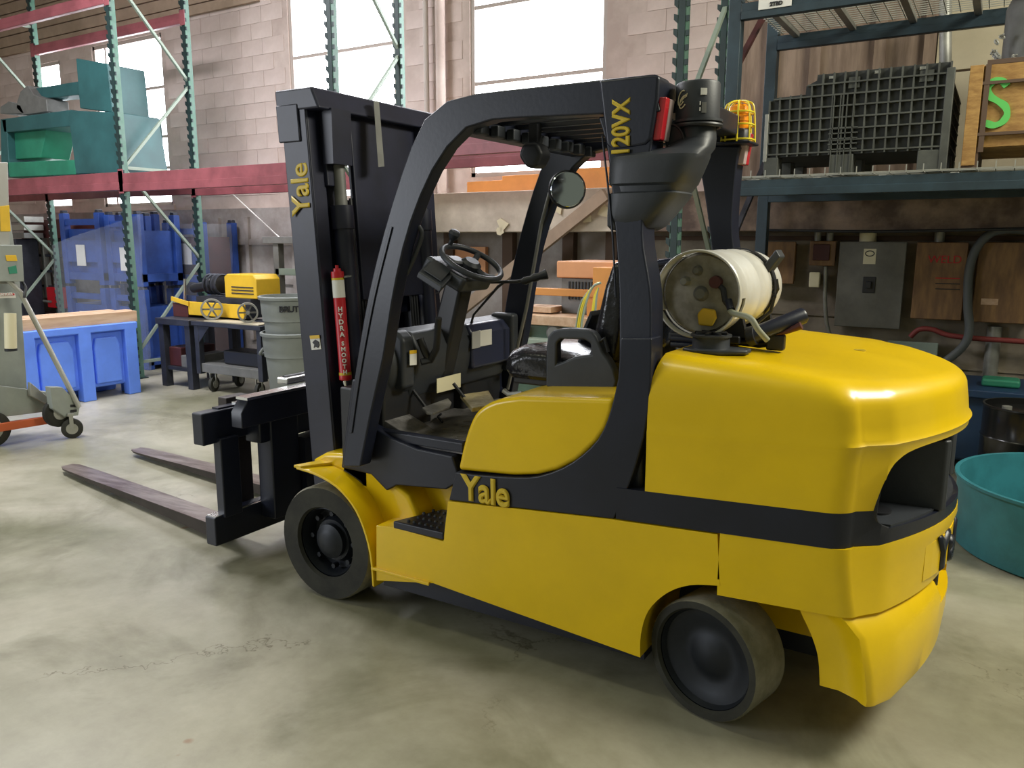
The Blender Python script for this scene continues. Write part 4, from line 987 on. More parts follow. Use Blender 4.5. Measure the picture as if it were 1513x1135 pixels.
# crossheads
b = MB(); b.loft([(mx(x, 2.29), y, 2.29) for x, y in ((-2.90, 2.79), (-2.62, 2.79), (-2.62, YF-.19), (-2.90, YF-.19))], [(mx(x, 2.39), y, 2.39) for x, y in ((-2.90, 2.79), (-2.66, 2.79), (-2.66, YF-.19), (-2.90, YF-.19))])
b.build('mast_crosshead', BKG, fk, bevel=.012, seg=3)
MB().box(-2.99, -2.85, 2.86, YF-.26, 2.08, 2.30).build('upper_cross_tie', BKG, fk, bevel=.008)
MB().box(-2.78, -2.72, 2.86, 2.99, 2.05, 2.30).build('crosshead_gusset', BKG, fk); MB().box(-2.78, -2.72, YF-.39, YF-.26, 2.05, 2.30).build('crosshead_gusset', BKG, fk)
P0 = hX(551, 150, -2.70); MB().loft([hX(552, 149, -2.70), hX(560, 150, -2.70), hX(568, 246, -2.66), hX(559, 247, -2.66)], [hX(552, 149, -2.72), hX(560, 150, -2.72), hX(568, 246, -2.68), hX(559, 247, -2.68)]).build('light_strip', GREYST, fk)
MB().box(-2.88, -2.80, 2.84, YF-.24, .30, .52).build('lower_cross_tie', BK, fk, bevel=.008)
MB().box(-2.92, -2.84, 2.84, YF-.24, 1.30, 1.40).build('middle_cross_tie', BK, fk, bevel=.008)
# chains
for y in (3.17, 3.37):
    c_ = MB().bar((mx(-2.80, .7), y, .7), (mx(-2.80, 2.2), y, 2.2), .016, .024, up=(0, 1, 0)).build('lift_chain', RIM, fk)
ch = MB().prY([(-2.98, 1.86), (-2.86, 1.70), (-2.84, 1.71), (-2.92, 1.90)], 3.10, 3.2).build('chain_anchor', BK, fk)
MB().tube([hX(536, 215, -2.86), hX(538, 240, -2.86), hX(536, 290, -2.86)], [.008, .014, .012], 8).build('chain_bolt', RIM, fk)
# grease cartridge
ga = hY(498, 398, 2.86); gb = hY(511, 562, 2.86); gd = (gb-ga)
gt = MB().lathe(ga+gd*.02, gb, [(0, .024), (.0, .030), (.055, .031), (.06, .0285), (.94, .0285), (.95, .031), (.99, .031), (1, .022)], 28).build('grease_cartridge', RED, fk)
MB().lathe(ga-gd*.035, ga+gd*.03, [(0, .008), (.4, .008), (.42, .018), (1, .020)], 20).build('cartridge_nozzle', RED, gt)
MB().lathe(ga+gd*.095, ga+gd*.25, [(0, .0295), (1, .0295)], 28).build('white_band', WHT, gt, label='blank white band')
MB().lathe(ga+gd*.075, ga+gd*.095, [(0, .030), (1, .030)], 28).build('gold_ring', YD, gt); MB().lathe(gb-gd*.075, gb-gd*.045, [(0, .0305), (1, .0305)], 28).build('gold_ring', YD, gt)
MB().lathe(gb, gb+gd*.06, [(0, .018), (.5, .016), (1, .01)], 16).build('cartridge_tip', CHR, gt)
gx = Vector((.86, .50, 0)).normalized(); view = (C0-(ga+gb)/2).normalized()
gx = (-gd.normalized()).cross(view).normalized()
word = 'HYDRA'
def letters(word, t0, t1, sz):
    n = len(word)
    for i, ch_ in enumerate(word):
        p = ga+gd*(t0+(t1-t0)*i/(n-1))+view*.0300
        text('letter', ch_, frame(p, gx, -gd.normalized()), sz, WHT, gt, off=.0012, depth=.002)
letters('HYDRA', .36, .585, .031); letters('SMOOTH', .665, .925, .0265)
MB().tube([hY(508, 410, 2.87), hY(519, 408, 2.90)], .006, 6).build('cartridge_clip', CHR, gt)
# mast lettering and warning decal
a = hY(449, 318, 2.793); b = hY(441, 240, 2.793)
text('mast_brand_lettering', 'Yale', frame((a+b)/2+Vector((0, -.002, 0)), (b-a), (-1, 0, 0)), .150, YD, fk, off=.004, sx=.92)
def decal(pix, Y, name, m, par=fk, d=.003, label=None):
    P = [hY(x, y, Y) for x, y in pix]; return MB().loft([p-Vector((0, d, 0)) for p in P], [p+Vector((0, .001, 0)) for p in P]).build(name, m, par, label=label)
wd = decal([(458, 496), (472, 495), (475, 516), (461, 517)], 2.794, 'warning_decal', WHT, label='crushing hazard decal')
decal([(458, 496), (472, 495), (472.6, 500), (459, 501)], 2.791, 'decal_header', YM, wd)
decal([(462, 506), (466, 502), (471, 505), (472, 510), (470, 514), (466, 512), (464, 514), (465, 509)], 2.790, 'hazard_symbol', PLD, wd)
# --- carriage, side shifter and forks
MB().prX([(2.66, .83), (2.69, .87), (2.72, .905), (3.88, .905), (3.88, .75), (2.66, .75)], -3.30, -3.22).build('carriage_bar', BK, fk, bevel=.006, label='upper rear carriage bar')
MB().box(-3.29, -3.205, 2.69, 3.86, .893, .907).build('bar_top_edge', CHR, fk)
for (x0, x1, y0, y1, z0, z1, nm) in [(-3.48, -3.40, 2.56, 3.92, .655, .825, 'fork_bar'), (-3.47, -3.39, 2.59, 3.95, .105, .262, 'fork_bar')]:
    MB().prX([(y0, z0), (y1, z0), (y1, z1), (y0, z1)], x0, x1).build(nm, BK, fk, bevel=.008)
    MB().box(x0+.01, x1-.02, y0+.12, y1-.3, z1, z1+.008).build('bar_notch_strip', BK, fk)
MB().box(-3.465, -3.395, 2.60, 3.94, .262, .267).build('bar_top_edge', CHR, fk)
for y0, y1 in ((2.64, 2.76), (3.76, 3.88)): MB().box(-3.43, -3.37, y0, y1, .25, .68).build('carriage_upright', BK, fk, bevel=.008)
for y0, y1 in ((2.90, 3.10), (3.44, 3.64)): MB().box(-3.40, -3.28, y0, y1, .18, .86).build('carriage_plate', BK, fk, bevel=.01)
MB().box(-3.42, -3.30, 2.84, 3.70, .62, .86).build('shift_housing', BK, fk, bevel=.01)
MB().box(-3.36, -3.26, 3.12, 3.40, .20, .60).build('carriage_back', BK, fk)
for x0, x1, y0, y1, z0, z1 in ((-3.42, -3.33, 3.08, 3.30, .90, .94),): MB().box(x0, x1, y0, y1, z0, z1).build('shifter_cap', CHR, fk, bevel=.01)
MB().cyl((-3.38, 3.10, .93), (-3.38, 3.34, .93), .018, n=12).build('shifter_cylinder', PLD, fk)
for y in (2.80, 2.92): MB().box(-3.46, -3.43, y, y+.09, .825, .842).build('notch_pin', CHR, fk)
MB().cyl((-3.15, 2.85, .12), (-2.86, 2.85, .12), .012, n=10).build('side_shift_rod', CHR, fk)
def fork(yh, yt, w):
    xs_ = [-3.64, -3.70, -3.80, -4.3, -4.9, -5.4, -5.72, -5.80]; R = []
    for x in xs_:
        t = (x+3.64)/(-5.80+3.64); y = yh+(yt-yh)*t; top = .110-.065*t; th = .075*(1-t)+.010
        if x == -5.80: w2 = w*.55
        elif x == -5.72: w2 = w*.9
        else: w2 = w
        c = y+w/2
        R.append([(x, c-w2/2, top-th), (x, c+w2/2, top-th), (x, c+w2/2, top), (x, c-w2/2, top)])
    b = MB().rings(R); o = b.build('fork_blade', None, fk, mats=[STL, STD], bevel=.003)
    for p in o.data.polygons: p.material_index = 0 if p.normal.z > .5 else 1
    MB().prY([(-3.64, .05), (-3.56, .06), (-3.49, .12), (-3.49, .86), (-3.56, .86), (-3.60, .20), (-3.64, .12)], yh, yh+w).build('fork_shank', STD, fk, bevel=.006)
fork(2.79, 3.10, .15); fork(3.43, 3.66, .15)

# ================================================================ BACKGROUND, LEFT
def pbox(pix0, pix1, Y, d, name, m, par, bev=.006, label=None, kind=None):
    """box whose front face on y = Y spans two measured photo corners"""
    a, b = hY(*pix0, Y), hY(*pix1, Y)
    return MB().box(min(a.x, b.x), max(a.x, b.x), Y, Y+d, min(a.z, b.z), max(a.z, b.z)).build(name, m, par, bevel=bev, label=label, kind=kind)
# blue steel post crates, stacked and wrapped in film
def blue_crate(x, y, z, w, d, h, label, group, papers=()):
    t = thing('stacking_crate', label, 'crate', (x+w/2, y+d/2, z), group)
    for px_ in (x, x+w-.11):
        for py_ in (y, y+d-.09):
            MB().box(px_, px_+.11, py_, py_+.09, z, z+h).build('post', BLUS, t, bevel=.006)
            MB().prY([(px_+.01, z+h), (px_+.10, z+h), (px_+.085, z+h+.04), (px_+.025, z+h+.04)], py_+.01, py_+.08).build('post_cap', DSTEEL, t, bevel=.005)
    MB().box(x, x+w, y+.005, y+d-.005, z+.06, z+.16).build('base_rail', BLUS, t)
    MB().box(x+.10, x+w-.10, y+.012, y+.05, z+.30, z+h*.62).build('side_panel', BLUS, t)
    MB().box(x+.10, x+w-.10, y+.02, y+.06, z+h-.16, z+h-.08).build('top_rail', BLUS, t)
    MB().box(x+.06, x+w-.06, y+.06, y+d-.06, z+.16, z+h*.78).build('contents', [DRED, GREYST, BLUS][int(abs(x)*7) % 3], t)
    for q in papers:
        MB().box(x+q[0], x+q[0]+.20, y-.006, y+.0, z+q[1], z+q[1]+q[2]).build('paper_label', WHT, t)
    return t
g = 'blue post crates stacked behind the rack'
blue_crate(-11.1, 6.30, 0, .92, .9, 1.05, 'lower blue steel post crate left of the rack post, filmed over', g, [(.3, .42, .3)])
blue_crate(-11.1, 6.30, 1.09, .92, .9, .95, 'upper blue steel post crate at left, ears high under the beam', g, [(.35, .25, .28)])
blue_crate(-10.15, 6.35, 0, .72, .62, 1.05, 'lower blue post crate directly behind the front green rack post', g, [])
blue_crate(-10.15, 6.35, 1.09, .72, .62, .92, 'upper blue post crate directly behind the front green rack post', g, [(.3, .2, .3)])
blue_crate(-9.95, 7.06, 0, .84, .58, 1.02, 'lower blue film-wrapped crate next to the rear green rack post', g, [(.28, .5, .1)])
blue_crate(-9.95, 7.06, 1.06, .84, .58, .86, 'upper blue film-wrapped crate next to the rear green rack post', g, [(.05, .3, .28), (.4, .3, .28), (.12, .66, .07)])
# film curtain hanging round the crates
def film(pts, z0, z1, name, label):
    m = MB(); R0_, R1_ = [], []; n = 26; P = curvept([(x, y, 0) for x, y in pts], 10); vs = []; fs = []
    for i, p in enumerate(P):
        for k in range(9):
            f = k/8; zz = z0+(z1(i/len(P))-z0)*f
            vs.append((p.x+.008*math.sin(i*1.7+k*2.1), p.y+.012*math.sin(i*2.3+k), zz))
    for i in range(len(P)-1):
        for k in range(8): a = i*9+k; fs.append((a, a+9, a+10, a+1))
    m.add(vs, fs); o = m.build(name, FILM, ang=80); tag(o, label, 'plastic film'); return o
film([(-11.2, 6.22), (-10.6, 6.2), (-9.9, 6.24), (-9.25, 6.26)], .03, lambda t: 1.60+.42*t, 'stretch_film', 'cloudy clear plastic film hung over the blue crates left of the post')
film([(-9.98, 7.03), (-9.5, 7.025), (-9.09, 7.03), (-9.07, 7.5)], .03, lambda t: 1.9, 'stretch_film', 'clear film wrap around the crates beside the rear rack post')
# maroon machine and clutter at far left
t = thing('hydraulic_press', 'dark maroon machine with grey bars behind the grey lift', 'machine', (-13.0, 7.4, 0))
pbox((33, 325), (92, 352), 7.25, .35, 'top_beam', DRED, t); pbox((60, 327), (143, 345), 7.5, .12, 'rear_beam', DRED, t)
for x in (50, 62, 76): pbox((x, 350), (x+5, 440), 7.28, .08, 'guide_bar', GALV, t)
pbox((36, 350), (44, 470), 7.27, .2, 'column', DRED, t)
pbox((36, 462), (90, 520), 7.25, .35, 'base', DRED, t); pbox((68, 424), (95, 456), 7.22, .15, 'red_guard', RED, t)
for y in (375, 398, 420): pbox((40, y), (84, y+5), 7.30, .1, 'cross_bar', DSTEEL, t)
MB().tube([hY(42, 400, 7.2), hY(50, 420, 7.2), hY(48, 442, 7.2), hY(75, 446, 7.2)], .02, 8).build('handle', GALV, t)
a_, b_ = hY(36, 515, 7.25), hY(90, 515, 7.25)
MB().box(a_.x, b_.x, 7.25, 7.6, 0, a_.z).build('plinth', DRED, t)
for k, (y, c) in enumerate([(322, GALV), (334, WIRE), (346, GREYST)]):
    a, b = hY(18, y, 6.9), hY(36, y+6, 6.9)
    tag(MB().box(a.x-.3, b.x, 6.9, 7.2, b.z, a.z+.02).build('metal_bar', c), ['topmost pale steel bar on the stack at far left', 'middle pale steel bar on the far left stack', 'lowest grey bar on the far left stack'][k], 'bar', 'bars at far left')
tag(MB().box(-15.0, -13.35, 6.85, 7.2, 0, hY(30, 352, 6.9).z-.01).build('bar_stand', DSTEEL, bevel=.01), 'dark stand carrying pale steel bars at far left', 'stand')
# steel bench with yellow engine machine
tb = thing('steel_bench', 'dark steel bench carrying a yellow machine beside the rack', 'bench', (-8.05, 6.3, 0))
MB().box(-8.34, -7.74, 5.74, 6.5, .73, .80).build('bench_top', DSTEEL, tb, bevel=.005)
for x in (-8.32, -7.85):
    for y in (5.76, 6.38): MB().box(x, x+.09, y, y+.09, 0, .73).build('leg', DSTEEL, tb, bevel=.004)
MB().box(-8.30, -7.78, 5.78, 6.45, .20, .24).build('lower_shelf', DSTEEL, tb)
MB().box(-8.28, -8.02, 5.82, 6.3, .24, .46).build('shelf_box', DRED, tb, bevel=.01); MB().box(-8.0, -7.82, 5.8, 6.3, .24, .38).build('shelf_tray', GREYST, tb, bevel=.01)
ym = thing('winch_machine', 'yellow boxed machine with louvred hood and black coil on bench', 'machine', (-7.9, 6.3, .80))
def box8(x0, x1, y0, y1, z0, z1, n, m, p, b=.006, **k): return MB().box(x0, x1, y0, y1, z0, z1).build(n, m, p, bevel=b, **k)
box8(-8.05, -7.10, 5.98, 6.01, .83, .985, 'front_skirt', YM, ym); box8(-8.33, -8.06, 5.98, 6.45, .80, .96, 'dark_box', DRED, ym)
MB().bar((-8.33, 5.97, 1.01), (-8.02, 5.97, .96), .012, .05).build('tilted_lid', YM, ym); box8(-8.06, -7.12, 6.01, 6.45, .826, .93, 'bed', DSTEEL, ym)
hx0, hx1 = hY(331, 410, 6.15).x, hY(378, 410, 6.15).x; hz0, hz1 = hY(340, 440, 6.15).z, hY(340, 405, 6.15).z
MB().prY([(hx0, hz0), (hx1, hz0), (hx1, hz1-.05), (hx1-.05, hz1), (hx0+.05, hz1), (hx0, hz1-.03)], 6.15, 6.5).build('louvred_hood', YM, ym, bevel=.01)
for k in range(3): z = hz0+.05+k*.035; box8(hx0+.12, hx1-.05, 6.143, 6.152, z, z+.012, 'louvre', DSTEEL, ym, 0)
c = hY(320, 420, 6.25); MB().lathe((c.x-.14, 6.25, c.z), (c.x+.12, 6.25, c.z), [(0, .05), (.1, .09), (.3, .10), (.4, .08), (.6, .08), (.7, .115), (.95, .11), (1, .06)], 24).build('coil', PLD, ym)
for k in range(4): MB().tube([(c.x-.1+k*.07+.0*j, 6.25+.115*math.cos(a), c.z+.115*math.sin(a)) for j, a in enumerate([2*PI*i/16 for i in range(16)])], .012, 6, True).build('coil_winding', DSTEEL, ym)
MB().cyl(hY(286, 426, 6.25), hY(312, 422, 6.25), .055, n=16).build('motor', PLD, ym); MB().cyl(hY(273, 443, 6.2), hY(273, 412, 6.2), .018, n=10).build('lever', CHR, ym)
MB().box(-8.05, -7.12, 6.1, 6.45, .93, 1.04).build('machine_deck', DSTEEL, ym)
def pulley(px, py, Y, r, label):
    c = hY(px, py, Y); t = thing('belt_pulley', label, 'pulley', (c.x, Y, c.z-r), 'spoked pulleys on the benches')
    ax = Vector((.75, -.65, 0)).normalized(); a, b = c-ax*.035, c+ax*.035
    MB().lathe(a, b, [(0, r*.84), (0, r), (1, r), (1, r*.84), (0, r*.84)], 28, cap=False).build('rim', GALV, t); MB().cyl(a, b, r*.2, n=14).build('hub', GALV, t)
    s = ax.cross(Vector((0, 0, 1)))
    for k in range(6):
        d = s*math.cos(k*PI/3)+Vector((0, 0, 1))*math.sin(k*PI/3); MB().bar(c+d*r*.15, c+d*r*.88, .016, .02, up=ax).build('spoke', GREYST, t)
    return c.z-r
# rolling cart with pulleys
ct = thing('rolling_cart', 'blue grey steel cart on casters beside the trash can', 'cart', (-7.0, 5.9, 0))
zc = .80
box8(-7.70, -6.58, 5.74, 6.3, zc-.05, zc, 'cart_top', DSTEEL, ct); box8(-7.66, -6.62, 5.78, 6.26, .22, .32, 'lower_deck', GREYST, ct)
for x in (-7.68, -6.67):
    for y in (5.76, 6.22): box8(x, x+.07, y, y+.07, .2, zc-.05, 'leg', DSTEEL, ct)
MB().prY([(-7.62, zc-.05), (-7.62, zc-.25), (-7.42, zc-.05)], 5.765, 5.78).build('corner_gusset', DSTEEL, ct)
for x, y in ((-7.50, 5.84), (-6.75, 5.84), (-7.5, 6.2), (-6.75, 6.2)): caster(ct, x, y, .085, .045, ax=(.9, .3, 0), zt=.23)
tag(MB().box(-7.35, -6.75, 5.87, 6.15, .322, .48).build('scrap_box', PLD, bevel=.02), 'dark box on the lower deck of the rolling cart', 'box')
tag(MB().box(-7.5, -6.62, 5.76, 5.96, zc+.001, zc+.013).build('board', CREAMB), 'pale board lying on the rolling cart top', 'board')
def pulley_y(px, Y, z):
    return min(range(380, 520), key=lambda q: abs(hY(px, q, Y).z-z))
for px_, py_, Yp, lab in ((313, 446, 5.84, 'larger cast spoked pulley standing on the cart'), (366, 447, 5.84, 'smaller spoked pulley beside the trash can')):
    rr = .118 if px_ < 350 else .108; py_ = pulley_y(px_, Yp, zc+.014+rr); pulley(px_, py_, Yp, rr, lab)
# trash can
cx0 = -6.24; cy0 = 5.86
tc_ = thing('trash_can', 'grey plastic trash cans nested one in the other behind the fork carriage', 'trash can', (cx0, cy0, 0))
def can(z, n): return MB().lathe((cx0, cy0, z), (cx0, cy0, z+.76), [(0, .225), (.02, .235), (.66, .272), (.67, .285), (.74, .287), (.76, .292), (.95, .300), (.955, .318), (.99, .322), (1, .312), (1, .295), (.9, .288), (.06, .225), (.06, .001)], 48).build(n, CANG, tc_)
can(0, 'lower_can'); can(.37, 'nested_can')
for s_ in (-1, 1):
    d = Vector((.9*s_, .3*s_, 0)); side = Vector((-d.y, d.x, 0)).normalized(); cc = Vector((cx0, cy0, .02))+d.normalized()*.29
    MB().tube(curvept([cc+side*.08+Vector((0, 0, .56)), cc+d*.05+side*.07+Vector((0, 0, .50)), cc+d*.05-side*.07+Vector((0, 0, .50)), cc-side*.08+Vector((0, 0, .56))], 4), .016, 8).build('handle', CANG, tc_)
tv = (Vector((0, 0, 0))-Vector((cx0, cy0, 0))).normalized(); tv = Vector((tv.x*.995-tv.y*.05, tv.y, 0)).normalized()
wx = Vector((-tv.y, tv.x, 0)); 
for i, chh in enumerate('BRUTE'):
    a = (i-2)*.165; n_ = (tv*math.cos(a)+wx*math.sin(a)); x_ = Vector((-n_.y, n_.x, 0))
    text('letter', chh, frame(Vector((cx0, cy0, 1.01))+n_*.303, x_, (0, 0, 1)), .085, PLD, tc_, off=.002, depth=.003)
gr = MB().tube([Vector((cx0, cy0, .44))+tv*.30+wx*q+Vector((0, 0, .02*math.sin(q*40))) for q in (-.1, -.05, 0, .05)], .006, 6)
# tall steel frame table behind
tf = thing('steel_frame_stand', 'tall weathered grey steel frame stand against the wall', 'stand', (-6.7, 6.7, 0))
z1_ = 1.73
box8(-7.56, -5.85, 6.7, 7.2, z1_-.08, z1_, 'top', GREYST, tf)
for x in (-7.42, -5.95):
    for y in (6.73, 7.1): box8(x, x+.09, y, y+.09, 0, z1_-.08, 'leg', GREYST, tf)
MB().bar((-7.38, 7.1, .9), (-6.7, 7.1, 1.6), .05, .04).build('diagonal', SIDING, tf); box8(-7.4, -5.9, 6.73, 6.78, .95, 1.02, 'stretcher', GREYST, tf)
box8(-7.4, -5.9, 6.73, 6.78, 1.28, 1.36, 'stretcher', GRNPALE, tf)
# thin wire along the wall
tag(MB().tube([hY(343, 286, 7.6), hY(414, 352, 7.3)], .008, 6).build('wire', WHT), 'thin pale wire slanting down the left wall to the grey frame', 'wire')

# ================================================================ BACKGROUND, MIDDLE
# sheets standing on the concrete beam behind the glass
bt = 2.20
def onbeam(pix, Y, d, name, m, label, cat, group=None):
    P = [hY(x, y, Y) for x, y in pix]; o = MB().prY([(p.x, max(p.z, bt)) for p in P], Y, Y+d).build(name, m, bevel=.004); return tag(o, label, cat, group)
onbeam([(690, 292), (905, 290), (905, 246), (812, 252), (812, 256), (742, 260), (742, 266), (690, 269)], 7.5, .05, 'orange_board', ORL, 'stepped amber panel standing on the pale concrete beam', 'panel')
# green bench with lumber top, orange boxes and hoses
gm = thing('green_workbench', 'old green machine bench with a wooden top seen through the cab', 'bench', (-3.0, 6.0, 0))
YG = 5.75
ztop = hY(800, 466, YG).z
xg0, xg1 = hY(752, 470, YG).x, hY(960, 470, YG).x
box8(xg0, xg1, YG-.02, YG+.75, ztop-.08, ztop, 'wooden_top', LUM, gm); box8(xg0+.05, xg1-.05, YG+.03, YG+.7, .35, ztop-.08, 'body', GRNB, gm, .02)
for x in (xg0+.1, xg1-.3): box8(x, x+.2, YG+.05, YG+.65, 0, .35, 'pedestal', GRNB, gm)
c = hY(818, 492, YG); MB().lathe((c.x, YG-.01, c.z), (c.x, YG+.03, c.z), [(0, .05), (.5, .075), (1, .08)], 24).build('dial', GREYST, gm)
box8(hY(762, 0, YG).x if 0 else xg0+.02, hY(865, 510, YG).x, YG-.1, YG+.03, hY(800, 528, YG-.1).z, hY(800, 502, YG-.1).z, 'control_shelf', GRNPALE, gm)
pl_ = hY(812, 522, YG-.1); 
text('panel_letters', 'C', frame(hY(808, 518, YG-.102), (1, 0, 0), (0, 0, 1)), .09, PLD, gm, off=.003); text('panel_letters', 'A', frame(hY(825, 518, YG-.102), (1, 0, 0), (0, 0, 1)), .09, PLD, gm, off=.003)
box8(hY(750, 505, YG-.12).x, hY(762, 505, YG-.12).x, YG-.12, YG+.03, hY(755, 500, YG).z, hY(755, 478, YG).z, 'red_switch', RED, gm, .004)
MB().cyl(hY(770, 508, YG-.1), hY(770, 500, YG-.1), .05, n=16).build('yellow_button', YM, gm)
tag(pbox((770, 452), (814, 463), YG+.1, .25, 'plank', LUM, None), 'short pale plank lying on the green bench top', 'plank')
WM_fix = None
ob = thing('orange_machine', 'peach and amber machine cabinet with grey grille on the green bench', 'machine', (-3.0, 6.1, ztop))
YO = 6.0
P = [hY(x, y, YO) for x, y in [(818, 384), (905, 382), (960, 382), (960, 412), (905, 412), (818, 412)]]
x0o, x1o = hY(822, 400, YO).x, hY(960, 400, YO).x; z0o, z1o = hY(840, 411, YO).z, hY(840, 386, YO).z
MB().box(x0o, x1o, YO, YO+.6, z0o, z1o).build('hood', ORP, ob, bevel=.012)
box8(x0o+.03, x1o-.03, YO+.04, YO+.56, ztop, z0o, 'grille_body', GREYST, ob)
for k in range(16): box8(x0o+.10+k*.03, x0o+.112+k*.03, YO+.03, YO+.045, ztop+.12, z0o-.03, 'grille_slot', PLD, ob, 0)
x_ = hY(877, 420, YO-.2).x; box8(x_, x_+.5, YO-.22, YO+.0, ztop, hY(880, 395, YO-.2).z, 'amber_panel', ORL, ob)
zr = hY(780, 430, YO-.1).z; tag(MB().box(hY(772, 430, YO-.1).x, x_, YO-.12, YO-.06, zr-.03, zr+.03).build('orange_rail', ORL, bevel=.005), 'straight amber rail above the green bench', 'rail')
for k, x in enumerate((hY(776, 440, YO-.1).x, x_-.1)): MB().box(x, x+.05, YO-.11, YO-.07, ztop, zr-.03).build('rail_foot', ORL, bpy.data.objects['orange_rail'])
for i in range(7):
    dx = i*2.6
    P = [hY(x, y, YG-.12-.01*i) for x, y in [(853+dx*.8, 575), (850+dx, 520), (852+dx*1.0, 478), (860+dx*.9, 445), (876, 424), (884+dx*.5, 418)]]
    if i > 3: P = P[:1]+[hY(x, y, YG-.14) for x, y in [(852+dx, 530), (862+dx, 480), (872+dx*.6, 440), (884, 425)]]
    P = [Vector((p.x, p.y, max(p.z, .02))) for p in P]
    o = MB().tube(curvept(P, 5), .009, 6).build('hose', YW if i % 3 else GRNPALE, gm, label='yellow green hose hanging over the bench')
# diagonal timber and leaning board behind
a, b = hY(742, 392, 7.3), hY(905, 288, 7.3)
tag(MB().bar((a.x-1.0, 7.25, a.z-.85), (b.x, 7.15, min(b.z, 2.15)), .06, .12).build('timber_brace', SIDING), 'tan timber leaning diagonally against the wall behind the cab', 'timber')

# ================================================================ BACKGROUND, RIGHT
br = thing('deck_rack', 'blue grey rack with galvanised wire decks along the right wall', 'rack', (.2, 6.4, 0))
X0 = -1.72
for y in (5.9, 6.95):
    box8(X0-.09, X0, y, y+.09, 0, 4.4, 'post', BLURACK, br)
MB().box(3.2, 3.29, 5.9, 5.99, 0, 4.4).build('post', BLURACK, br); MB().box(3.2, 3.29, 6.95, 7.04, 0, 4.4).build('post', BLURACK, br)
for z in (.5, 1.6, 2.9): MB().bar((X0-.045, 5.97, z), (X0-.045, 6.97, z+.75), .04, .03).build('brace', DRED if z > 2 else DSTEEL, br)
zl = hY(1300, 256, 5.9).z; 
for z in (zl, 3.34):
    for y in (5.9, 6.95):
        bm_ = MB(); bm_.box(X0, 3.2, y, y+.05, z-.125, z-.015); bm_.box(X0, 3.2, y-.008, y, z-.125, z-.07)
        bm_.build('beam', BLURACK, br, bevel=.004)
    w = MB(); 
    for i in range(32):
        x = X0+.03+i*(.09 if z > 3 else .10)
        if x > 1.2: break
        w.box(x-.003, x+.003, 5.88, 7.0, z, z+.006)
        if z < 3: w.box(x-.003, x+.003, 5.882, 5.888, z-.0, z+.05)
    for j in range(20 if z > 3 else 12):
        y = 5.89+j*(.06 if z > 3 else .10)
        if y > 7: break
        w.box(X0, 1.2, y-.003, y+.003, z+.006, z+.012)
    w.build('wire_deck', WIRE, br, kind='stuff')
    for k in range(7):
        x = X0+.12+k*.42
        if x < 1.4: MB().box(x, x+.05, 5.95, 6.95, z-.045, z-.005).build('deck_support', GALV, br, bevel=.004)
lbl = hY(1131, 4, 5.885); o = box8(-1.60, -1.38, 5.884, 5.892, 3.26, 3.335, 'beam_label', WHT, br, 0)
text('label_text', '2TBD', frame((-1.48, 5.882, 3.285), (1, 0, 0), (0, 0, 1)), .035, PLD, br, off=.002)
# folding bulk container
kc = thing('bulk_container', 'black ribbed folding plastic bulk container on the blue rack', 'container', (-.98, 6.5, zl+.012))
kx0, kx1, ky0, ky1, kz0 = hY(1128, 240, 6.0).x, hY(1398, 235, 6.0).x, 6.0, 7.0, zl+.014
kz1 = hY(1250, 128, 6.0).z; W_ = kx1-kx0; Hh = kz1-kz0
MB().box(kx0+.02, kx1-.02, ky0+.02, ky1-.02, kz0+.13, kz0+.15).build('floor', CRATEI, kc)
# stepped top outline of the front panel (drop door folded)
stp = [(kx0+.02, kz0+.13), (kx1-.02, kz0+.13), (kx1-.02, kz1+.10), (kx1-.12, kz1+.13), (kx0+W_*.28, kz1+.0), (kx0+W_*.28, kz1-.06), (kx0+W_*.22, kz1-.06), (kx0+W_*.22, kz1-.11), (kx0+.06, kz1-.13), (kx0+.02, kz1-.17)]
def topz(f):  # height of the upper outline at fraction f of the width, from the photo
    px = 1128+(1398-1128)*f; 
    for a, b, ya, yb in ((1125, 1138, 157, 145), (1138, 1185, 145, 139), (1185, 1186, 139, 127), (1186, 1201, 127, 125), (1201, 1202, 125, 110), (1202, 1393, 110, 91), (1393, 1410, 105, 108)):
        if px <= b: return hY(px, ya+(yb-ya)*(max(px, a)-a)/(b-a), 6.0).z
    return hY(1398, 106, 6).z
P = [(kx0+.015, kz0+.13), (kx1-.015, kz0+.13), (kx1-.015, topz(.985)), (kx1-.03, topz(.97)), (kx0+W_*.282, topz(.285)), (kx0+W_*.280, topz(.272)), (kx0+W_*.222, topz(.23)), (kx0+W_*.220, topz(.205)), (kx0+.05, topz(.05)), (kx0+.015, topz(.01))]
MB().prY(P, ky0+.03, ky0+.045).build('front_panel', CRATEI, kc)
MB().box(kx1-.045, kx1-.03, ky0+.04, ky1-.03, kz0+.13, kz1-.02).build('side_panel', CRATEI, kc); MB().box(kx0+.03, kx0+.045, ky0+.04, ky1-.03, kz0+.13, kz1-.12).build('side_panel', CRATEI, kc)
MB().box(kx0+.03, kx1-.03, ky1-.045, ky1-.03, kz0+.13, kz1-.1).build('rear_panel', CRATEI, kc)
nv = 17
for i in range(nv):
    f = i/(nv-1); x = kx0+.02+(W_-.04)*f; zt = topz(min(max(f, .02), .98))
    MB().box(x-.005, x+.005, ky0, ky0+.035, kz0+.13, zt).build('rib', CRATEB, kc)
rz = kz0+.15
while rz < kz1+.14:
    # horizontal ribs stop at the stepped outline
    f0 = 0
    while f0 < 1 and topz(min(max(f0, .01), .99)) < rz: f0 += .01
    if f0 < .95: MB().box(kx0+.015+W_*f0, kx1-.015, ky0-.002, ky0+.035, rz-.005, rz+.005).build('rib', CRATEB, kc)
    rz += .075
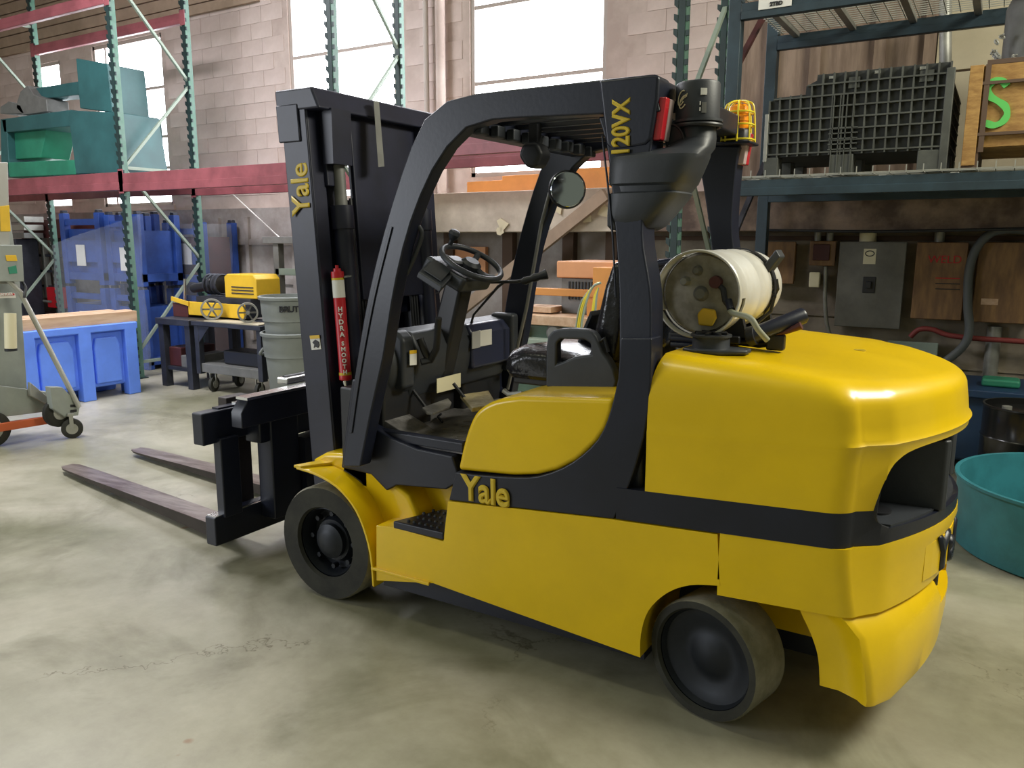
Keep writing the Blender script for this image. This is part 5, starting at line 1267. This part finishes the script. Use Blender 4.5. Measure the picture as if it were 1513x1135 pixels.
for j in range(9):
    y = ky0+.05+j*.112; MB().box(kx1-.035, kx1, y-.005, y+.005, kz0+.13, kz1-.03).build('rib', CRATEB, kc)
for j in range(6):
    z = kz0+.17+j*.075; MB().box(kx1-.035, kx1+.002, ky0+.03, ky1, z-.005, z+.005).build('rib', CRATEB, kc)
for x0_, x1_ in ((kx0, kx0+.10), (kx0+W_*.385, kx0+W_*.515), (kx1-.17, kx1)):
    for y0_ in (ky0, ky0+.43, ky1-.14):
        MB().box(x0_, x1_, y0_, y0_+.14, kz0, kz0+.13).build('foot', CRATEB, kc, bevel=.006)
for k in range(5): z = kz0+.16+k*.035; MB().box(kx0+W_*.37, kx0+W_*.53, ky0-.006, ky0+.02, z, z+.008).build('latch_bar', CRATEB, kc)
for k in range(4): x = kx0+W_*(.39+.036*k); MB().box(x-.003, x+.003, ky0-.006, ky0+.02, kz0+.01, kz1-.05).build('latch_bar', CRATEB, kc)
MB().box(kx1-.045, kx1+.005, ky0-.005, ky0+.05, kz0, kz1+.06).build('corner_post', CRATEB, kc, bevel=.005); MB().box(kx0-.006, kx0+.02, ky0-.005, ky0+.04, kz0+.1, kz1-.14).build('corner_post', GALV, kc, bevel=.005)
for px_, py_ in ((1228, 113), (1296, 105), (1363, 99)):
    p = hY(px_, py_, 5.99); MB().box(p.x-.018, p.x+.018, ky0+.02, ky0+.032, p.z-.009, p.z+.009).build('latch_slot', WIRE, kc)
for f0, f1 in ((.46, .52), (.83, .90)):
    z = kz1+.0; MB().box(kx0+W_*f0, kx0+W_*f1, ky0+.012, ky0+.03, z-.01, z+.06).build('recess_panel', CRATEB, kc)
# orange plywood crate with the green mark
wc_ = thing('plywood_crate', 'orange plywood crate with a sprayed green S on the blue rack', 'crate', (.25, 6.4, zl+.012))
wx0 = hY(1424, 200, 6.0).x; wz0 = zl+.014; wz1 = hY(1440, 97, 6.0).z
MB().box(wx0+.01, wx0+1.1, 6.02, 6.9, wz0+.13, wz1).build('panel', PLY, wc_, bevel=.004)
for x in (wx0-.0, wx0+1.0): MB().box(x, x+.075, 5.99, 6.03, wz0+.02, wz1).build('corner_batten', PLY, wc_, bevel=.003)
MB().box(wx0+.085, wx0+.115, 5.995, 6.02, wz0+.10, wz1-.0).build('stain_strap', PLYD, wc_)
for z in (wz1-.12, wz0+.20): MB().box(wx0+.05, wx0+1.1, 5.993, 6.02, z, z+.018).build('stain_strap', PLYD, wc_)
for x in (wx0, wx0+.5, wx0+1.0): MB().box(x, x+.09, 6.0, 6.9, wz0, wz0+.13).build('runner', PLYD, wc_)
MB().box(wx0+.09, wx0+1.1, 6.02, 6.9, wz1, wz1+.03).build('lid', PLYD, wc_, bevel=.003)
sp_ = [hY(x, y, 6.005) for x, y in [(1488, 127), (1480, 119), (1468, 120), (1460, 130), (1463, 142), (1474, 149), (1485, 157), (1488, 169), (1481, 180), (1468, 185), (1455, 181)]]
Cc = curvept(sp_, 5); R = []
for i, p in enumerate(Cc):
    t = (Cc[min(i+1, len(Cc)-1)]-Cc[max(i-1, 0)]).normalized(); n_ = Vector((-t.z, 0, t.x)); wd_ = .019+.002*math.sin(i*.7)
    R.append([p+n_*wd_+Vector((0, .0, 0)), p-n_*wd_, p-n_*wd_+Vector((0, .016, 0)), p+n_*wd_+Vector((0, .016, 0))])
MB().rings(R).build('sprayed_letter', GSP, wc_)
# chained grey cylinder on the crate
cy = hY(1500, 90, 6.3); cxx = cy.x+.06
cyl_ = thing('steel_canister', 'grey steel canister wrapped in chain on the plywood crate', 'canister', (cxx, 6.35, wz1+.03))
MB().lathe((cxx, 6.35, wz1+.034), (cxx, 6.35, wz1+.50), [(0, .13), (.08, .14), (.75, .14), (.9, .11), (1, .05)], 32).build('vessel', GREYST, cyl_)
def chain(pts, name, par):
    C = curvept(pts, 6); 
    for i in range(0, len(C)-1, 1):
        a, b = C[i], C[i+1]; d = (b-a); L_ = d.length
        if L_ < .01: continue
        x = d.normalized(); u = Vector((0, 1, 0)) if i % 2 else Vector((.3, 0, 1)); u = (u-x*u.dot(x)).normalized(); c = (a+b)/2
        MB().tube([c+x*math.cos(q)*L_*.75+u*math.sin(q)*.017 for q in [2*PI*k/8 for k in range(8)]], .006, 5, True).build(name, GALV, par)
chain([hY(1486, 45, 6.15), hY(1478, 58, 6.15), hY(1466, 68, 6.15), hY(1470, 80, 6.15), hY(1478, 87, 6.1), hY(1492, 88, 6.1), hY(1504, 80, 6.12)], 'chain_link', cyl_)
# tall pipe and conduits behind
tag(MB().cyl(hY(1397, 0, 7.4), hY(1397, 112, 7.4), .045, n=20).build('rack_pipe', GALV), 'grey vertical pipe behind the container and crate', 'pipe')
# ---------------- switch boxes on the wall
YP = YB-.22
def cab(pix0, pix1, name, m, label, cat, group=None, d=.16):
    a, b = hY(*pix0, YP), hY(*pix1, YP); t = thing(name, label, cat, ((a.x+b.x)/2, YP+d/2, b.z), group)
    MB().box(a.x+.02, b.x-.02, YP+.03, YB-.05, b.z+.02, a.z-.02).build('case', m, t, bevel=.004)
    MB().box(a.x, b.x, YP, YP+.03, b.z, a.z).build('door', m, t, bevel=.008)
    return t, a, b
t, a, b = cab((1241, 357), (1329, 487), 'switch_cabinet', PANELG, 'large grey electrical switch cabinet on the wall', 'cabinet')
q = hY(1284, 421, YP); MB().box(q.x-.05, q.x+.05, YP-.01, YP, q.z-.07, q.z+.07).build('breaker_plate', PLD, t, bevel=.004); MB().box(q.x-.02, q.x+.02, YP-.035, YP-.01, q.z-.03, q.z+.03).build('breaker_switch', PLD, t, bevel=.004)
q = hY(1285, 379, YP); MB().box(q.x-.05, q.x+.05, YP-.004, YP, q.z-.065, q.z+.065).build('warning_tag', CRM, t)
MB().tube([(q.x+.035*math.cos(k*PI/8), YP-.006, q.z+.025+.022*math.sin(k*PI/8)) for k in range(16)], .004, 5, True).build('tag_symbol', PLD, t)
t, a, b = cab((1355, 358), (1420, 474), 'fuse_cabinet', PANELW, 'brown fuse cabinet with red marking left of the cable', 'cabinet', 'brown wall cabinets')
q = hY(1396, 384, YP); text('red_marking', 'WELD', frame(q-Vector((0, .004, 0)), (1, 0, 0), (0, 0, 1)), .09, RED, t)
for k in range(3): q = hY(1400, 412+k*8, YP); MB().box(q.x-.09, q.x+.09, YP-.003, YP, q.z, q.z+.008).build('marking_line', PLD if k else RED, t)
t, a, b = cab((1447, 358), (1530, 480), 'fuse_cabinet', PANELW, 'brown fuse cabinet at the right edge with cream sticker', 'cabinet', 'brown wall cabinets')
q = hY(1462, 446, YP); MB().box(q.x-.06, q.x+.06, YP-.003, YP, q.z-.025, q.z+.025).build('sticker', LUM, t)
t, a, b = cab((1197, 356), (1233, 393), 'relay_box', PANELW, 'small square brown relay box above the white switch', 'box')
q = hY(1214, 373, YP); MB().box(q.x-.07, q.x+.07, YP-.02, YP, q.z-.07, q.z+.07).build('window_frame', DRED, t, bevel=.006)
t, a, b = cab((1120, 357), (1172, 420), 'fuse_cabinet', PANELW, 'brown cabinet half hidden behind the propane tank', 'cabinet', 'brown wall cabinets')
t, a, b = cab((1196, 402), (1210, 425), 'light_switch', CRM, 'cream switch box below the relay box', 'switch', d=.06)
t, a, b = cab((1312, 503), (1384, 535), 'junction_box', GRNPALE, 'pale green junction box low on the wall above the hood', 'box')
def cond(pts, r, label, m=GALV, cat='conduit', name='conduit'):
    return tag(MB().tube(curvept(pts, 5) if len(pts) > 2 else pts, r, 10).build(name, m), label, cat)
cond([hY(1282, 358, YB-.14), hY(1282, 346, YB-.14)+Vector((0, 0, .12))], .07, 'short thick cream conduit on top of the grey cabinet', CRM)
cond([hY(1220, 394, YP+.05), hY(1219, 440, YP+.05), hY(1222, 480, YP+.05), hY(1232, 510, YP+.05), hY(1250, 545, YP+.05)], .018, 'thin bent conduit running down from the relay box')
cond([hY(1388, 358, YB-.14), hY(1388, 348, YB-.14)+Vector((0, 0, .1))], .04, 'short conduit above the brown cabinet left of the cable')
cond([hY(1470, 482, YB-.10), hY(1462, 560, YB-.10), hY(1458, 640, YB-.10)], .055, 'pale vertical conduit below the right brown cabinet')
cond([hY(1208, 357, YP+.05), hY(1208, 346, YP+.05)+Vector((0, 0, .08))], .03, 'left stub conduit above the relay box')
cond([hY(1226, 357, YP+.05), hY(1226, 346, YP+.05)+Vector((0, 0, .08))], .03, 'right stub conduit above the relay box')
cond([hY(1125, 340, YB-.60), hY(1300, 342, YB-.60), hY(1513, 338, YB-.60), hY(1600, 337, YB-.60)], .012, 'dark thin pipe along the underside of the sooty beam', PLD, 'pipe', 'thin_pipe')
cond([hY(1560, 352, YP-.06), hY(1513, 340, YP-.06), hY(1470, 342, YP-.06), hY(1444, 365, YP-.06), hY(1432, 400, YP-.06), hY(1430, 450, YP-.06), hY(1432, 490, YP-.06), hY(1420, 515, YP-.06), hY(1385, 545, YP-.06), hY(1370, 575, YP-.06)], .034, 'thick dark grey cable looping down between the brown cabinets', mat('grey cable', (.10, .11, .11), .6), 'cable', 'power_cable')
cond([hY(x, y, YP+.015) for x, y in [(1345, 498), (1358, 487), (1378, 487), (1400, 495), (1440, 500), (1513, 505), (1580, 512)]], .022, 'dull red hose strung along the wall under the cabinets', mat('faded red hose', (.22, .035, .03), .6), 'hose', 'red_hose')
# ---------------- tubs and drum at the right edge
def tub(cx, cy, r, h, m, label, name):
    t = MB().lathe((cx, cy, 0), (cx, cy, h), [(0, r*.96), (.03, r*.985), (.95, r), (.96, r*1.02), (1, r*1.02), (1, r*.985), (.08, r*.95), (.08, .001)], 72).build(name, m, ang=30)
    return tag(t, label, 'tub')
tub(.55, 5.20, .66, .40, TEAL, 'round teal fibreglass tub on the floor at right', 'round_tub')
def drum(x, y, r, h, label):
    t = thing('steel_drum', label, 'drum', (x, y, 0))
    MB().lathe((x, y, 0), (x, y, h), [(0, r), (.01, r*1.02), (.02, r), (.32, r), (.335, r*1.025), (.35, r), (.64, r), (.655, r*1.025), (.67, r), (.97, r), (.985, r*1.03), (1, r*1.02), (1, r*.97), (.93, r*.96), (.93, .001)], 48).build('drum_body', mat('black drum paint', (.012, .012, .012), .2, .2), t)
    MB().cyl((x-r*.5, y, h*.93), (x-r*.5, y, h*.97), .03, n=14).build('bung', GALV, t)
drum(.26, 6.25, .28, .62, 'glossy black steel drum behind the teal tub')
nb_ = thing('navy_bin', 'dark navy plastic bin behind the drum and the counterweight', 'bin', (-.1, 7.0, 0))
MB().box(-1.6, 1.6, 6.75, 7.4, .06, .58).build('shell', BLUD, nb_, bevel=.03, seg=3); MB().box(-1.65, 1.65, 6.70, 7.45, .56, .62).build('rim', BLUD, nb_, bevel=.01)
for x in (-1.5, -.7, .1, .9): MB().box(x, x+.12, 6.72, 6.76, 0, .58).build('rib', BLUD, nb_)
for x in (-1.5, 1.3): MB().box(x, x+.2, 6.8, 7.3, 0, .07).build('foot', BLUD, nb_)
tag(MB().box(-.05, .2, 6.9, 7.1, .62, .68).build('bin_lid_scrap', GRNM, bevel=.02), 'small green piece lying on the navy bin', 'scrap')
